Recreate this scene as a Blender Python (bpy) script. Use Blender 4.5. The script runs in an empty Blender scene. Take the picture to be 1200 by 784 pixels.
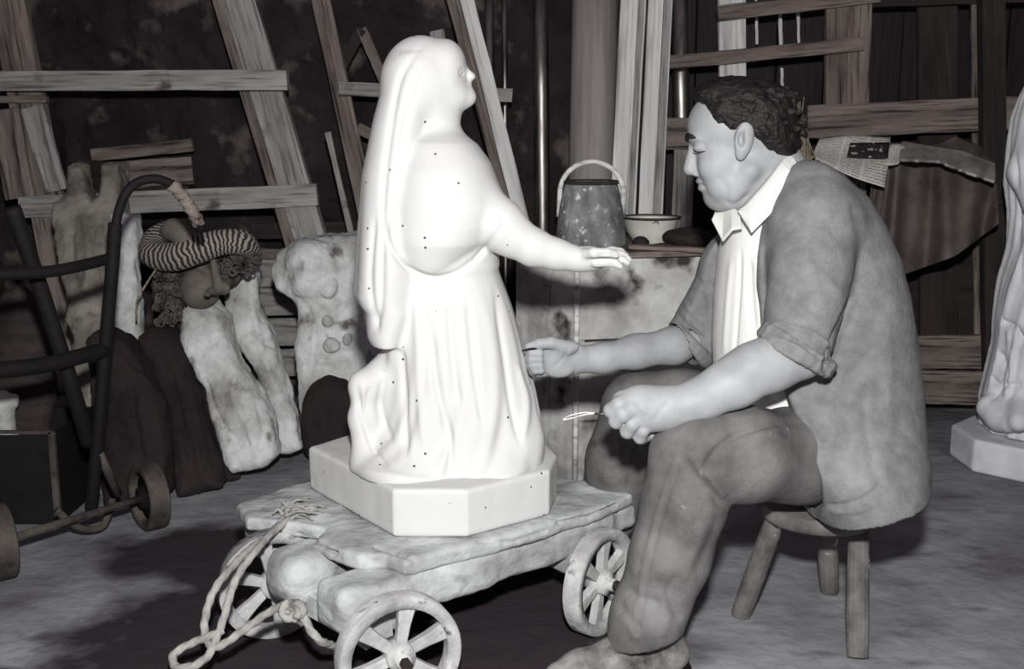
import bpy, math, random
import numpy as np
from mathutils import Vector, Matrix
random.seed(7)
rng = np.random.default_rng(11)
SC = bpy.context.scene
COL = SC.collection

# ------------------------------------------------------------------ camera
FPX, PITCH, CAMH = 1287.0, math.radians(10.65), 1.05
cp, sp = math.cos(PITCH), math.sin(PITCH)
cam_d = bpy.data.cameras.new('camera'); cam = bpy.data.objects.new('camera', cam_d); COL.objects.link(cam)
cam.location = (0, 0, CAMH); cam.rotation_euler = (math.pi/2 - PITCH, 0, 0)
cam_d.sensor_width = 36; cam_d.lens = FPX/1200*36; cam_d.clip_start = .05
SC.camera = cam

def W(px, py, Y):
    """the point of the room seen at this place of the photograph at distance Y"""
    dx, dy, dz = (px-600), FPX*cp + (392-py)*sp, -FPX*sp + (392-py)*cp
    t = Y/dy
    return Vector((dx*t, Y, CAMH+dz*t))
def Gz(px, py, z=0.0):
    dx, dy, dz = (px-600), FPX*cp + (392-py)*sp, -FPX*sp + (392-py)*cp
    t = (z-CAMH)/dz
    return Vector((dx*t, dy*t, z))
def R(px, Y): return px*Y*1.01/FPX

# ------------------------------------------------------------------ materials
def lin(c):
    c = c/255.0
    return c/12.92 if c <= .04045 else ((c+.055)/1.055)**2.4
def col(r, g, b):
    m = (r+g+b)/3; k = .8
    return (lin(m+(r-m)*k), lin(m+(g-m)*k), lin(m+(b-m)*k), 1)

def mat(name, c1, c2=None, scale=8, rough=.85, bump=.3, bscale=None, detail=8, stretch=(1,1,1), metal=0,
        c3=None, spots=None, bdist=.01, coat=0, lo=.35, hi=.68, grain=None, sheen=0, sss=0):
    m = bpy.data.materials.new(name); m.use_nodes = True
    nt = m.node_tree; N = nt.nodes; L = nt.links; N.clear()
    out = N.new('ShaderNodeOutputMaterial'); b = N.new('ShaderNodeBsdfPrincipled'); L.new(b.outputs[0], out.inputs[0])
    tc = N.new('ShaderNodeTexCoord'); mp = N.new('ShaderNodeMapping'); mp.inputs['Scale'].default_value = stretch
    L.new(tc.outputs['Object'], mp.inputs[0])
    nz = N.new('ShaderNodeTexNoise'); nz.inputs['Scale'].default_value = scale; nz.inputs['Detail'].default_value = detail
    nz.inputs['Roughness'].default_value = .62
    L.new(mp.outputs[0], nz.inputs['Vector'])
    cr = N.new('ShaderNodeValToRGB'); e = cr.color_ramp.elements
    c2 = c2 or c1
    e[0].position = lo; e[0].color = c2; e[1].position = hi; e[1].color = c1
    if c3: x = e.new((lo+hi)/2); x.color = c3
    L.new(nz.outputs['Fac'], cr.inputs[0]); cur = cr.outputs[0]
    if spots:       # (colour, scale, threshold lo, threshold hi)
        sc, ss, s0, s1 = spots
        n2 = N.new('ShaderNodeTexNoise'); n2.inputs['Scale'].default_value = ss; n2.inputs['Detail'].default_value = 5
        L.new(tc.outputs['Object'], n2.inputs['Vector'])
        mr = N.new('ShaderNodeMapRange'); mr.inputs['From Min'].default_value = s0; mr.inputs['From Max'].default_value = s1
        L.new(n2.outputs['Fac'], mr.inputs[0])
        mx = N.new('ShaderNodeMix'); mx.data_type = 'RGBA'
        L.new(mr.outputs[0], mx.inputs[0]); L.new(cur, mx.inputs[6]); mx.inputs[7].default_value = sc; cur = mx.outputs[2]
    if grain:       # (colour, stretch, scale)
        gc, gs, gsc = grain
        m2 = N.new('ShaderNodeMapping'); m2.inputs['Scale'].default_value = gs; L.new(tc.outputs['Object'], m2.inputs[0])
        n3 = N.new('ShaderNodeTexNoise'); n3.inputs['Scale'].default_value = gsc; n3.inputs['Detail'].default_value = 4
        L.new(m2.outputs[0], n3.inputs['Vector'])
        mr = N.new('ShaderNodeMapRange'); mr.inputs['From Min'].default_value = .5; mr.inputs['From Max'].default_value = .7
        L.new(n3.outputs['Fac'], mr.inputs[0])
        mx = N.new('ShaderNodeMix'); mx.data_type = 'RGBA'
        L.new(mr.outputs[0], mx.inputs[0]); L.new(cur, mx.inputs[6]); mx.inputs[7].default_value = gc; cur = mx.outputs[2]
    L.new(cur, b.inputs['Base Color'])
    b.inputs['Roughness'].default_value = rough; b.inputs['Metallic'].default_value = metal
    b.inputs['Specular IOR Level'].default_value = .3
    if coat: b.inputs['Coat Weight'].default_value = coat
    if bump:
        nb = N.new('ShaderNodeTexNoise'); nb.inputs['Scale'].default_value = bscale or scale*3; nb.inputs['Detail'].default_value = 7
        L.new(mp.outputs[0], nb.inputs['Vector'])
        bp = N.new('ShaderNodeBump'); bp.inputs['Strength'].default_value = bump; bp.inputs['Distance'].default_value = bdist
        L.new(nb.outputs['Fac'], bp.inputs['Height']); L.new(bp.outputs[0], b.inputs['Normal'])
    m['bsdf'] = b.name
    return m

# ------------------------------------------------------------------ objects
def tag(o, label=None, cat=None, group=None, kind=None):
    if label: o['label'] = label
    if cat: o['category'] = cat
    if group: o['group'] = group
    if kind: o['kind'] = kind
    return o
def empty(name, loc, label=None, cat=None, group=None):
    o = bpy.data.objects.new(name, None); COL.objects.link(o); o.location = loc; o.empty_display_size = .05
    return tag(o, label, cat, group)
def mesh_obj(name, V, F, material, parent=None, smooth=True, **kw):
    """V world coordinates; F list of tuples or (n,4) array"""
    V = np.asarray(V, dtype=np.float64).reshape(-1, 3)
    me = bpy.data.meshes.new(name)
    if parent is None:
        lo = V.min(0); hi = V.max(0); org = np.array([(lo[0]+hi[0])/2, (lo[1]+hi[1])/2, lo[2]])
    else:
        org = np.zeros(3)
        q = parent
        while q is not None: org = org + np.array(q.location); q = q.parent
    Vl = V-org
    if isinstance(F, np.ndarray):
        n = len(F); k = F.shape[1]
        me.vertices.add(len(Vl)); me.vertices.foreach_set('co', Vl.astype(np.float32).ravel())
        me.loops.add(n*k); me.loops.foreach_set('vertex_index', F.astype(np.int32).ravel())
        me.polygons.add(n); me.polygons.foreach_set('loop_start', (np.arange(n)*k).astype(np.int32))
        me.update(calc_edges=True)
    else:
        me.from_pydata([tuple(v) for v in Vl], [], [tuple(f) for f in F]); me.update()
    if smooth: me.polygons.foreach_set('use_smooth', np.ones(len(me.polygons), dtype=bool))
    me.materials.append(material)
    o = bpy.data.objects.new(name, me); COL.objects.link(o)
    if parent is None: o.location = org
    else: o.parent = parent
    return tag(o, **kw)

class MB:
    """collects simple shapes into one mesh"""
    def __init__(s): s.V = []; s.F = []
    def add(s, V, F):
        n = len(s.V); s.V += [tuple(v) for v in V]; s.F += [tuple(i+n for i in f) for f in F]; return s
    def box(s, M, d, nu=1, jit=0, bev=0):
        """box d=(x,y,z) centred, in frame M (4x4); bevelled long edges"""
        x, y, z = d[0]/2, d[1]/2, d[2]/2
        b = min(bev, min(y, z)*.9)
        if b > 0: ring = [(-y+b,-z),(y-b,-z),(y,-z+b),(y,z-b),(y-b,z),(-y+b,z),(-y,z-b),(-y,-z+b)]
        else: ring = [(-y,-z),(y,-z),(y,z),(-y,z)]
        k = len(ring); V = []; F = []
        for i in range(nu+1):
            xx = -x + 2*x*i/nu
            for (a, c) in ring:
                V.append(M @ Vector((xx + random.uniform(-jit, jit)*(1.5 if i in (0, nu) else .3), a+random.uniform(-jit, jit), c+random.uniform(-jit, jit))))
        for i in range(nu):
            for j in range(k):
                F.append((i*k+j, i*k+(j+1) % k, (i+1)*k+(j+1) % k, (i+1)*k+j))
        F.append(tuple(range(k))[::-1]); F.append(tuple(nu*k+j for j in range(k)))
        F = [f[::-1] for f in F]
        return s.add(V, F)
    def sweep(s, pts, rad, n=12, lobes=0, lamp=0, tw=0, cap=True, sub=0, flat=None):
        pts = [Vector(p) for p in pts]
        if sub: 
            pts, rad = crom(pts, rad, sub)
        m = len(pts)
        if not hasattr(rad, '__len__'): rad = [rad]*m
        T = [(pts[min(i+1, m-1)]-pts[max(i-1, 0)]).normalized() for i in range(m)]
        up = Vector((0, 0, 1)) if abs(T[0].z) < .9 else Vector((0, 1, 0))
        u = T[0].cross(up).normalized(); V = []; F = []; L = 0
        for i in range(m):
            u = (u - T[i]*u.dot(T[i])).normalized(); v = T[i].cross(u)
            if i: L += (pts[i]-pts[i-1]).length
            for j in range(n):
                a = 2*math.pi*j/n
                r = rad[i]*(1+lamp*math.cos(lobes*a+tw*L)) if lobes else rad[i]
                V.append(pts[i]+u*(r*math.cos(a))+v*(r*math.sin(a)))
        for i in range(m-1):
            for j in range(n):
                F.append((i*n+j, i*n+(j+1) % n, (i+1)*n+(j+1) % n, (i+1)*n+j))
        if cap: F.append(tuple(range(n))[::-1]); F.append(tuple((m-1)*n+j for j in range(n)))
        return s.add(V, F)
    def lathe(s, M, prof, n=32, a0=0, a1=2*math.pi):
        """prof: (r, z) list, about local z of M; closed profile if first==last"""
        V = []; F = []; m = len(prof); full = abs(a1-a0-2*math.pi) < 1e-6
        nn = n if full else n+1
        for i in range(nn):
            a = a0+(a1-a0)*i/n
            for r, z in prof: V.append(M @ Vector((r*math.cos(a), r*math.sin(a), z)))
        for i in range(n):
            j = (i+1) % nn
            for k in range(m-1):
                F.append((i*m+k, j*m+k, j*m+k+1, i*m+k+1))
        return s.add(V, F)
    def prism(s, poly, z0, z1, jit=0):
        """horizontal polygon (x,y) from z0 to z1"""
        k = len(poly)
        V = [(p[0], p[1], z0) for p in poly]+[(p[0], p[1], z1+random.uniform(-jit, jit)) for p in poly]
        F = [tuple(range(k))[::-1], tuple(range(k, 2*k))]+[(i, (i+1) % k, k+(i+1) % k, k+i) for i in range(k)]
        return s.add(V, F)
    def build(s, name, m, parent=None, smooth=False, bevel=0, sub=0, **kw):
        o = mesh_obj(name, s.V, s.F, m, parent, smooth, **kw)
        if bevel:
            b = o.modifiers.new('bevel', 'BEVEL'); b.width = bevel; b.segments = 2; b.limit_method = 'ANGLE'; b.angle_limit = math.radians(35)
        if sub:
            b = o.modifiers.new('sub', 'SUBSURF'); b.levels = sub; b.render_levels = sub
        return o

def crom(pts, rad, sub):
    out = []; ro = []; m = len(pts)
    r = rad if hasattr(rad, '__len__') else [rad]*m
    for i in range(m-1):
        p0, p1, p2, p3 = pts[max(i-1, 0)], pts[i], pts[i+1], pts[min(i+2, m-1)]
        for k in range(sub):
            t = k/sub
            out.append(.5*((2*p1)+(p2-p0)*t+(2*p0-5*p1+4*p2-p3)*t*t+(3*p1-p0-3*p2+p3)*t**3)); ro.append(r[i]*(1-t)+r[i+1]*t)
    out.append(pts[-1]); ro.append(r[-1])
    return out, ro

def frame(a, b, face=(0, -1, 0)):
    """frame at the middle of a-b: x along a-b, z towards face, y across"""
    a = Vector(a); b = Vector(b); x = (b-a).normalized(); f = Vector(face)
    z = (f-x*f.dot(x)).normalized(); y = z.cross(x)
    M = Matrix((x, y, z)).transposed().to_4x4(); M.translation = (a+b)/2
    return M, (b-a).length
def board(name, a, b, w, t, m, parent=None, face=(0, -1, 0), jit=.0015, nu=10, **kw):
    M, Ln = frame(a, b, face)
    mb = MB(); mb.box(M, (Ln, w, t), nu=nu, jit=jit, bev=.0025)
    # own object frame: grain runs along local x
    o = mb.build(name, m, parent, smooth=False, **kw)
    return orient(o, M, parent)
def orient(o, M, parent=None):
    """re-express the mesh so that local x runs along the piece (for the grain)"""
    Rm = M.to_3x3().to_4x4(); c = M.translation
    me = o.data
    off = Vector(o.location) if parent is None else sum_loc(parent)
    n = len(me.vertices); co = np.empty(n*3, dtype=np.float32); me.vertices.foreach_get('co', co); co = co.reshape(-1, 3)
    wv = co+np.array(off); A = np.array(Rm.to_3x3())
    lv = (wv-np.array(c)) @ A            # inverse rotation
    me.vertices.foreach_set('co', lv.astype(np.float32).ravel()); me.update()
    o.matrix_local = Matrix.Translation(c-(sum_loc(parent) if parent else Vector((0,0,0)))) @ Rm
    return o
def sum_loc(q):
    v = Vector((0, 0, 0))
    while q is not None: v += q.location; q = q.parent
    return v

# ------------------------------------------------------------------ sculpting (distance field -> surface)
def vnoise(x, y, z, f, seed=0):
    x = x*f+13.7*seed; y = y*f+7.3*seed; z = z*f+3.1*seed
    xi = np.floor(x).astype(np.int64); yi = np.floor(y).astype(np.int64); zi = np.floor(z).astype(np.int64)
    fx = x-xi; fy = y-yi; fz = z-zi
    fx = fx*fx*(3-2*fx); fy = fy*fy*(3-2*fy); fz = fz*fz*(3-2*fz)
    def h(a, b, c):
        n = (a*374761393+b*668265263+c*2147483647+seed*1274126177) & 0xffffffff
        n = ((n ^ (n >> 13))*1274126177) & 0xffffffff
        return ((n ^ (n >> 16)) & 0xffff)/65535.0
    r = 0
    for dx in (0, 1):
        for dy in (0, 1):
            for dz in (0, 1):
                r = r+h(xi+dx, yi+dy, zi+dz)*(fx if dx else 1-fx)*(fy if dy else 1-fy)*(fz if dz else 1-fz)
    return r*2-1

class Sculpt:
    def __init__(s, lo, hi, h):
        s.lo = np.array(lo, float); s.h = h
        s.n = [int(math.ceil((hi[i]-lo[i])/h))+1 for i in range(3)]
        s.F = np.full(s.n, .5, dtype=np.float32)
        s.ax = [(s.lo[i]+h*np.arange(s.n[i])).astype(np.float32) for i in range(3)]
    def _sl(s, lo, hi, pad):
        r = []
        for i in range(3):
            a = int(max(0, math.floor((lo[i]-pad-s.lo[i])/s.h))); b = int(min(s.n[i], math.ceil((hi[i]+pad-s.lo[i])/s.h)+1))
            if b <= a: return None
            r.append(slice(a, b))
        return tuple(r)
    def op(s, fn, lo, hi, k, mode):
        sl = s._sl(lo, hi, max(k*1.2, s.h*2.5))
        if sl is None: return
        x = s.ax[0][sl[0]][:, None, None]; y = s.ax[1][sl[1]][None, :, None]; z = s.ax[2][sl[2]][None, None, :]
        d = fn(x, y, z).astype(np.float32); A = s.F[sl]
        if mode == 'u':
            if k > 0:
                hh = np.clip(.5+.5*(A-d)/k, 0, 1); s.F[sl] = A*(1-hh)+d*hh-k*hh*(1-hh)
            else: s.F[sl] = np.minimum(A, d)
        else:
            if k > 0:
                hh = np.clip(.5-.5*(A+d)/k, 0, 1); s.F[sl] = A*(1-hh)-d*hh+k*hh*(1-hh)
            else: s.F[sl] = np.maximum(A, -d)
    def cone(s, a, b, ra, rb, k=.01, mode='u', flat=None):
        a = Vector(a); b = Vector(b); ab = b-a; L2 = max(ab.dot(ab), 1e-9); rm = max(ra, rb)
        if flat: ax, fs = Vector(flat[0]).normalized(), flat[1]
        def fn(x, y, z):
            X, Y, Z = x-a.x, y-a.y, z-a.z
            t = np.clip((X*ab.x+Y*ab.y+Z*ab.z)/L2, 0, 1)
            X = X-t*ab.x; Y = Y-t*ab.y; Z = Z-t*ab.z
            q = X*X+Y*Y+Z*Z
            if flat:
                dd = X*ax.x+Y*ax.y+Z*ax.z; q = q+dd*dd*(fs*fs-1)
            return np.sqrt(q)-(ra+(rb-ra)*t)
        lo = [min(a[i], b[i])-rm for i in range(3)]; hi = [max(a[i], b[i])+rm for i in range(3)]
        s.op(fn, lo, hi, k, mode); return s
    def chain(s, pts, rad, k=.01, mode='u', sub=0, flat=None):
        pts = [Vector(p) for p in pts]
        if sub: pts, rad = crom(pts, rad, sub)
        if not hasattr(rad, '__len__'): rad = [rad]*len(pts)
        for i in range(len(pts)-1): s.cone(pts[i], pts[i+1], rad[i], rad[i+1], k, mode, flat)
        return s
    def ell(s, c, r, k=.01, mode='u', rot=None):
        c = Vector(c); r = [float(q) for q in r]
        M = rot.to_matrix().transposed() if rot is not None else None     # Euler
        def fn(x, y, z):
            X, Y, Z = x-c.x, y-c.y, z-c.z
            if M is not None:
                X, Y, Z = (M[0][0]*X+M[0][1]*Y+M[0][2]*Z, M[1][0]*X+M[1][1]*Y+M[1][2]*Z, M[2][0]*X+M[2][1]*Y+M[2][2]*Z)
            k0 = np.sqrt((X/r[0])**2+(Y/r[1])**2+(Z/r[2])**2); k1 = np.sqrt((X/r[0]**2)**2+(Y/r[1]**2)**2+(Z/r[2]**2)**2)
            return k0*(k0-1)/np.maximum(k1, 1e-6)
        rm = max(r) if M is not None else None
        lo = [c[i]-(rm or r[i]) for i in range(3)]; hi = [c[i]+(rm or r[i]) for i in range(3)]
        s.op(fn, lo, hi, k, mode); return s
    def loft(s, rows, k=.01, mode='u', n=2.0, fold=None, off=0.0):
        """rows: (z, cx, cy, rx, ry) ordered by z"""
        rows = sorted(rows); A = np.array(rows); z0, z1 = A[0, 0], A[-1, 0]
        def fn(x, y, z):
            zz = np.clip(z, z0, z1)
            cx = np.interp(zz, A[:, 0], A[:, 1]); cy = np.interp(zz, A[:, 0], A[:, 2])
            rx = np.interp(zz, A[:, 0], A[:, 3])+off; ry = np.interp(zz, A[:, 0], A[:, 4])+off
            X = x-cx; Y = y-cy
            if fold is not None:
                f = 1+fold(np.arctan2(Y, X), zz); rx = rx*f; ry = ry*f
            q = (np.abs(X/rx)**n+np.abs(Y/ry)**n)**(1/n)
            d = (q-1)*np.minimum(rx, ry)
            return np.maximum(d, np.maximum(z0-z, z-z1))
        m = off+.03
        lo = [(A[:, 1]-A[:, 3]).min()-m, (A[:, 2]-A[:, 4]).min()-m, z0]; hi = [(A[:, 1]+A[:, 3]).max()+m, (A[:, 2]+A[:, 4]).max()+m, z1]
        s.op(fn, lo, hi, k, mode); return s
    def field(s, fn, lo, hi, k=.005, mode='u'):
        s.op(fn, lo, hi, k, mode); return s
    def mesh(s, smooth=1):
        F = s.F; h = s.h
        F[0] = F[-1] = .5; F[:, 0] = F[:, -1] = .5; F[:, :, 0] = F[:, :, -1] = .5
        ins = F < 0
        c = np.zeros([q-1 for q in F.shape], dtype=np.uint8)
        for dx in (0, 1):
            for dy in (0, 1):
                for dz in (0, 1):
                    c += ins[dx:F.shape[0]-1+dx, dy:F.shape[1]-1+dy, dz:F.shape[2]-1+dz]
        I, J, K = np.nonzero((c > 0) & (c < 8))
        idx = np.full(c.shape, -1, dtype=np.int32); idx[I, J, K] = np.arange(len(I))
        P = np.zeros((len(I), 3)); C = np.zeros(len(I))
        corners = [(0,0,0),(1,0,0),(0,1,0),(1,1,0),(0,0,1),(1,0,1),(0,1,1),(1,1,1)]
        vals = [F[I+a, J+b, K+d] for a, b, d in corners]
        for i in range(8):
            for j in range(i+1, 8):
                ci, cj = corners[i], corners[j]
                if sum(abs(ci[q]-cj[q]) for q in range(3)) != 1: continue
                a, b = vals[i], vals[j]; m = (a < 0) != (b < 0)
                t = np.where(m, a/np.where(m, a-b, 1), 0)
                for q in range(3): P[:, q] += np.where(m, ci[q]+t*(cj[q]-ci[q]), 0)
                C += m
        P /= C[:, None]
        V = s.lo+h*(np.stack([I, J, K], 1)+P)
        faces = []
        for ax in range(3):
            a = ins; 
            s0 = [slice(None)]*3; s1 = [slice(None)]*3; s0[ax] = slice(0, -1); s1[ax] = slice(1, None)
            A = a[tuple(s0)]; B = a[tuple(s1)]
            o1, o2 = [(1, 2), (2, 0), (0, 1)][ax]
            D = A != B
            ii = np.nonzero(D); ii = np.stack(ii, 1)
            ok = (ii[:, o1] > 0) & (ii[:, o2] > 0) & (ii[:, o1] < c.shape[o1]) & (ii[:, o2] < c.shape[o2])
            ii = ii[ok]
            def g(d1, d2):
                q = ii.copy(); q[:, o1] -= d1; q[:, o2] -= d2; return idx[q[:, 0], q[:, 1], q[:, 2]]
            quad = np.stack([g(1, 1), g(0, 1), g(0, 0), g(1, 0)], 1)
            flip = B[ii[:, 0], ii[:, 1], ii[:, 2]]
            quad[flip] = quad[flip][:, ::-1]
            faces.append(quad)
        Q = np.concatenate(faces); Q = Q[(Q >= 0).all(1)]
        for _ in range(smooth): V = relax(V, Q)
        return V, Q
def relax(V, Q, f=.5):
    S = np.zeros_like(V); n = np.zeros(len(V))
    for i in range(4):
        a = Q[:, i]; b = Q[:, (i+1) % 4]
        for q in range(3):
            S[:, q] += np.bincount(a, V[b, q], len(V))+np.bincount(b, V[a, q], len(V))
        n += np.bincount(a, minlength=len(V))+np.bincount(b, minlength=len(V))
    n = np.maximum(n, 1)
    return V*(1-f)+S/n[:, None]*f
def normals(V, Q):
    nf = np.cross(V[Q[:, 2]]-V[Q[:, 0]], V[Q[:, 3]]-V[Q[:, 1]])
    N = np.zeros_like(V)
    for i in range(4):
        for q in range(3): N[:, q] += np.bincount(Q[:, i], nf[:, q], len(V))
    return N/np.maximum(np.linalg.norm(N, axis=1), 1e-12)[:, None]
def bumpy(V, Q, amp, f, seed=1, octv=2):
    N = normals(V, Q); d = 0
    for o in range(octv): d = d+vnoise(V[:, 0], V[:, 1], V[:, 2], f*2**o, seed+o)/(1.8**o)
    return V+N*(d*amp)[:, None]
def pix(V):
    x = V[:, 0]; y = V[:, 1]; z = V[:, 2]-CAMH
    dep = y*cp-z*sp; up = y*sp+z*cp
    return 600+FPX*x/dep, 392-FPX*up/dep
def relief(V, Q, lines, side=-1):
    """carve folds (depth<0) or raise ridges (depth>0) on the side of a piece; lines traced where the folds lie"""
    N = normals(V, Q); px, py = pix(V); D = np.zeros(len(V))
    fac = np.clip(-N[:, 1]*side*-1*2, 0, 1) if side < 0 else np.clip(N[:, 1]*2, 0, 1)
    for pts, w, dep in lines:
        if len(pts) > 2: pts = [(q.x, q.y) for q in crom([Vector((a, b, 0)) for a, b in pts], 1, 5)[0]]
        best = np.full(len(V), 1e9); tt = np.zeros(len(V)); m = len(pts)-1
        for i in range(m):
            ax, ay = pts[i]; bx, by = pts[i+1]; L2 = (bx-ax)**2+(by-ay)**2
            t = np.clip(((px-ax)*(bx-ax)+(py-ay)*(by-ay))/L2, 0, 1)
            d = np.hypot(px-ax-t*(bx-ax), py-ay-t*(by-ay))
            b = d < best; best[b] = d[b]; tt[b] = (i+t[b])/m
        tap = np.clip(np.minimum(tt, 1-tt)*6, .15, 1)
        D += dep*tap*np.exp(-(best/w)**2)
    return V+N*(D*fac)[:, None]
# ================================================================== materials
M_stone  = mat('rough_stone', col(58,47,49), col(26,19,22), scale=2.6, bump=1, bscale=9, bdist=.05, lo=.38, hi=.70, spots=(col(128,114,106), 5.5, .56, .76))
M_dark   = mat('dark_boards', col(44,34,38), col(24,16,22), scale=3, stretch=(6,6,.8), bump=.4, rough=.7, lo=.3, hi=.75)
M_grey   = mat('grey_timber', col(176,174,168), col(112,106,102), scale=2.2, stretch=(1.2,9,9), bump=.35, bscale=9, lo=.25, hi=.7, grain=(col(92,84,82), (1.5,26,26), 3), spots=(col(84,76,76), 9, .62, .72))
M_pale   = mat('pale_timber', col(236,237,232), col(184,182,178), scale=2, stretch=(1,9,9), bump=.25, bscale=9, lo=.25, hi=.7, grain=(col(160,154,150), (1,22,22), 3))
M_brown  = mat('weathered_timber', col(154,139,128), col(80,69,65), scale=2, stretch=(1.3,8,8), bump=.5, bscale=9, lo=.28, hi=.72, grain=(col(46,37,37), (1.3,24,24), 3))
M_dkwood = mat('dark_timber', col(66,54,52), col(34,26,28), scale=2.5, stretch=(1.2,8,8), bump=.5, bscale=9, lo=.3, hi=.7)
M_steel  = mat('dull_steel', col(190,184,176), col(105,95,92), scale=5, stretch=(5,5,.8), bump=.05, rough=.42, metal=1)
M_iron   = mat('black_iron', col(22,18,20), col(12,9,11), scale=14, bump=.25, rough=.75, lo=.3, hi=.7, spots=(col(80,72,68), 40, .72, .78))
M_wheel  = mat('grey_cast_iron', col(190,190,188), col(104,100,102), scale=12, bump=.5, rough=.8, lo=.2, hi=.6, spots=(col(84,78,80), 26, .62, .72))
M_rubber = mat('worn_rubber', col(92,84,76), col(48,41,40), scale=16, bump=.3, rough=.9)
M_cast   = mat('old_plaster', col(216,219,216), col(126,122,118), scale=6, bump=.8, bscale=15, bdist=.02, lo=.3, hi=.6, spots=(col(104,96,88), 13, .60, .72))
M_castdk = mat('stained_plaster', col(50,38,38), col(24,16,19), scale=5, bump=.8, bscale=14, bdist=.02, lo=.3, hi=.7, spots=(col(170,160,150), 15, .72, .78))
M_yel    = mat('dirty_plaster', col(150,143,130), col(80,72,66), scale=7, bump=.8, bscale=15, bdist=.02, lo=.3, hi=.65, spots=(col(80,70,64), 10, .6, .7))
M_paint  = mat('splashed_paint_can', col(160,162,160), col(84,82,82), scale=14, stretch=(1,1,.6), bump=.3, bscale=20, lo=.35, hi=.65, spots=(col(206,208,204), 52, .60, .68), grain=(col(70,66,66), (1,1,.4), 9))
M_crate  = mat('plaster_smeared_boards', col(202,202,196), col(120,116,112), scale=5, bump=.4, bscale=26, lo=.3, hi=.6, spots=(col(62,54,54), 8, .56, .68))
M_enamel = mat('white_enamel', col(225,224,214), col(190,186,176), scale=7, bump=.05, rough=.35, spots=(col(60,50,48), 24, .63, .68))
M_cloth  = mat('brown_sacking', col(122,108,100), col(66,56,53), scale=5, bump=.5, bscale=60, bdist=.003, lo=.3, hi=.7)
M_sheet  = mat('grey_sheet', col(190,184,176), col(130,122,116), scale=6, bump=.2, bscale=50, bdist=.003)
M_straw  = mat('straw', col(180,166,140), col(84,70,58), scale=20, stretch=(6,6,1), bump=.5, bscale=60, bdist=.004)
M_roll   = mat('card_column', col(172,163,156), col(126,117,111), scale=2, stretch=(10,10,.5), bump=.1, rough=.6, lo=.3, hi=.7)
M_hat    = None

# ================================================================== the room
def grid_obj(name, fn, nu, nv, m, parent=None, **kw):
    V = [fn(i/nu, j/nv) for j in range(nv+1) for i in range(nu+1)]
    F = [(j*(nu+1)+i, j*(nu+1)+i+1, (j+1)*(nu+1)+i+1, (j+1)*(nu+1)+i) for j in range(nv) for i in range(nu)]
    return mesh_obj(name, V, F, m, parent, True, **kw)
def n1(x, y, z, f, s=0):
    return float(vnoise(np.array([x]), np.array([y]), np.array([z]), f, s)[0])

# floor: worn concrete with damp stains
mf = bpy.data.materials.new('worn_concrete'); mf.use_nodes = True
nt = mf.node_tree; N = nt.nodes; L = nt.links; N.clear()
out = N.new('ShaderNodeOutputMaterial'); bs = N.new('ShaderNodeBsdfPrincipled'); L.new(bs.outputs[0], out.inputs[0])
tc = N.new('ShaderNodeTexCoord')
nz = N.new('ShaderNodeTexNoise'); nz.inputs['Scale'].default_value = 2.6; nz.inputs['Detail'].default_value = 9; nz.inputs['Roughness'].default_value = .6
L.new(tc.outputs['Object'], nz.inputs['Vector'])
cr = N.new('ShaderNodeValToRGB'); e = cr.color_ramp.elements
e[0].position = .32; e[0].color = col(98,95,101); e[1].position = .68; e[1].color = col(158,158,163)
L.new(nz.outputs[0], cr.inputs[0])
sep = N.new('ShaderNodeSeparateXYZ'); L.new(tc.outputs['Object'], sep.inputs[0])
n2 = N.new('ShaderNodeTexNoise'); n2.inputs['Scale'].default_value = 5; n2.inputs['Detail'].default_value = 8; L.new(tc.outputs['Object'], n2.inputs['Vector'])
def mth(op, a, b=None, c=None):
    n = N.new('ShaderNodeMath'); n.operation = op
    for i, v in enumerate((a, b, c)):
        if v is None: continue
        if isinstance(v, (int, float)): n.inputs[i].default_value = v
        else: L.new(v, n.inputs[i])
    return n.outputs[0]
FLOOR_C = (0.0, 3.0)
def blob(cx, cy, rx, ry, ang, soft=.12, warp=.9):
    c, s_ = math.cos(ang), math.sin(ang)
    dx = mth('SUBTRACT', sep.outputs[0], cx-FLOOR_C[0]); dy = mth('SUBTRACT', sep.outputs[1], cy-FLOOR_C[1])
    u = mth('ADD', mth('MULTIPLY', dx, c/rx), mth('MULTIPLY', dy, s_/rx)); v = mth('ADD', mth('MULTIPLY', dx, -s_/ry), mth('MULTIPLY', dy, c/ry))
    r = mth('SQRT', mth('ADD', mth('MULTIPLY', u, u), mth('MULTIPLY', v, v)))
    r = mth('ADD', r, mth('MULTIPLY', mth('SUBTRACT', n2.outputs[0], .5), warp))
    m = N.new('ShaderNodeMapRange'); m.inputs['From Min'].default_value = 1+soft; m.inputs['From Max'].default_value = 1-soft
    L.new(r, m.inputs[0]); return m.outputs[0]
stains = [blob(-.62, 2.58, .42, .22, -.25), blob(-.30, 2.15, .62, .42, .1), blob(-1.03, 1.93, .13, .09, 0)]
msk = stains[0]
for q in stains[1:]: msk = mth('MAXIMUM', msk, q)
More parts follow.
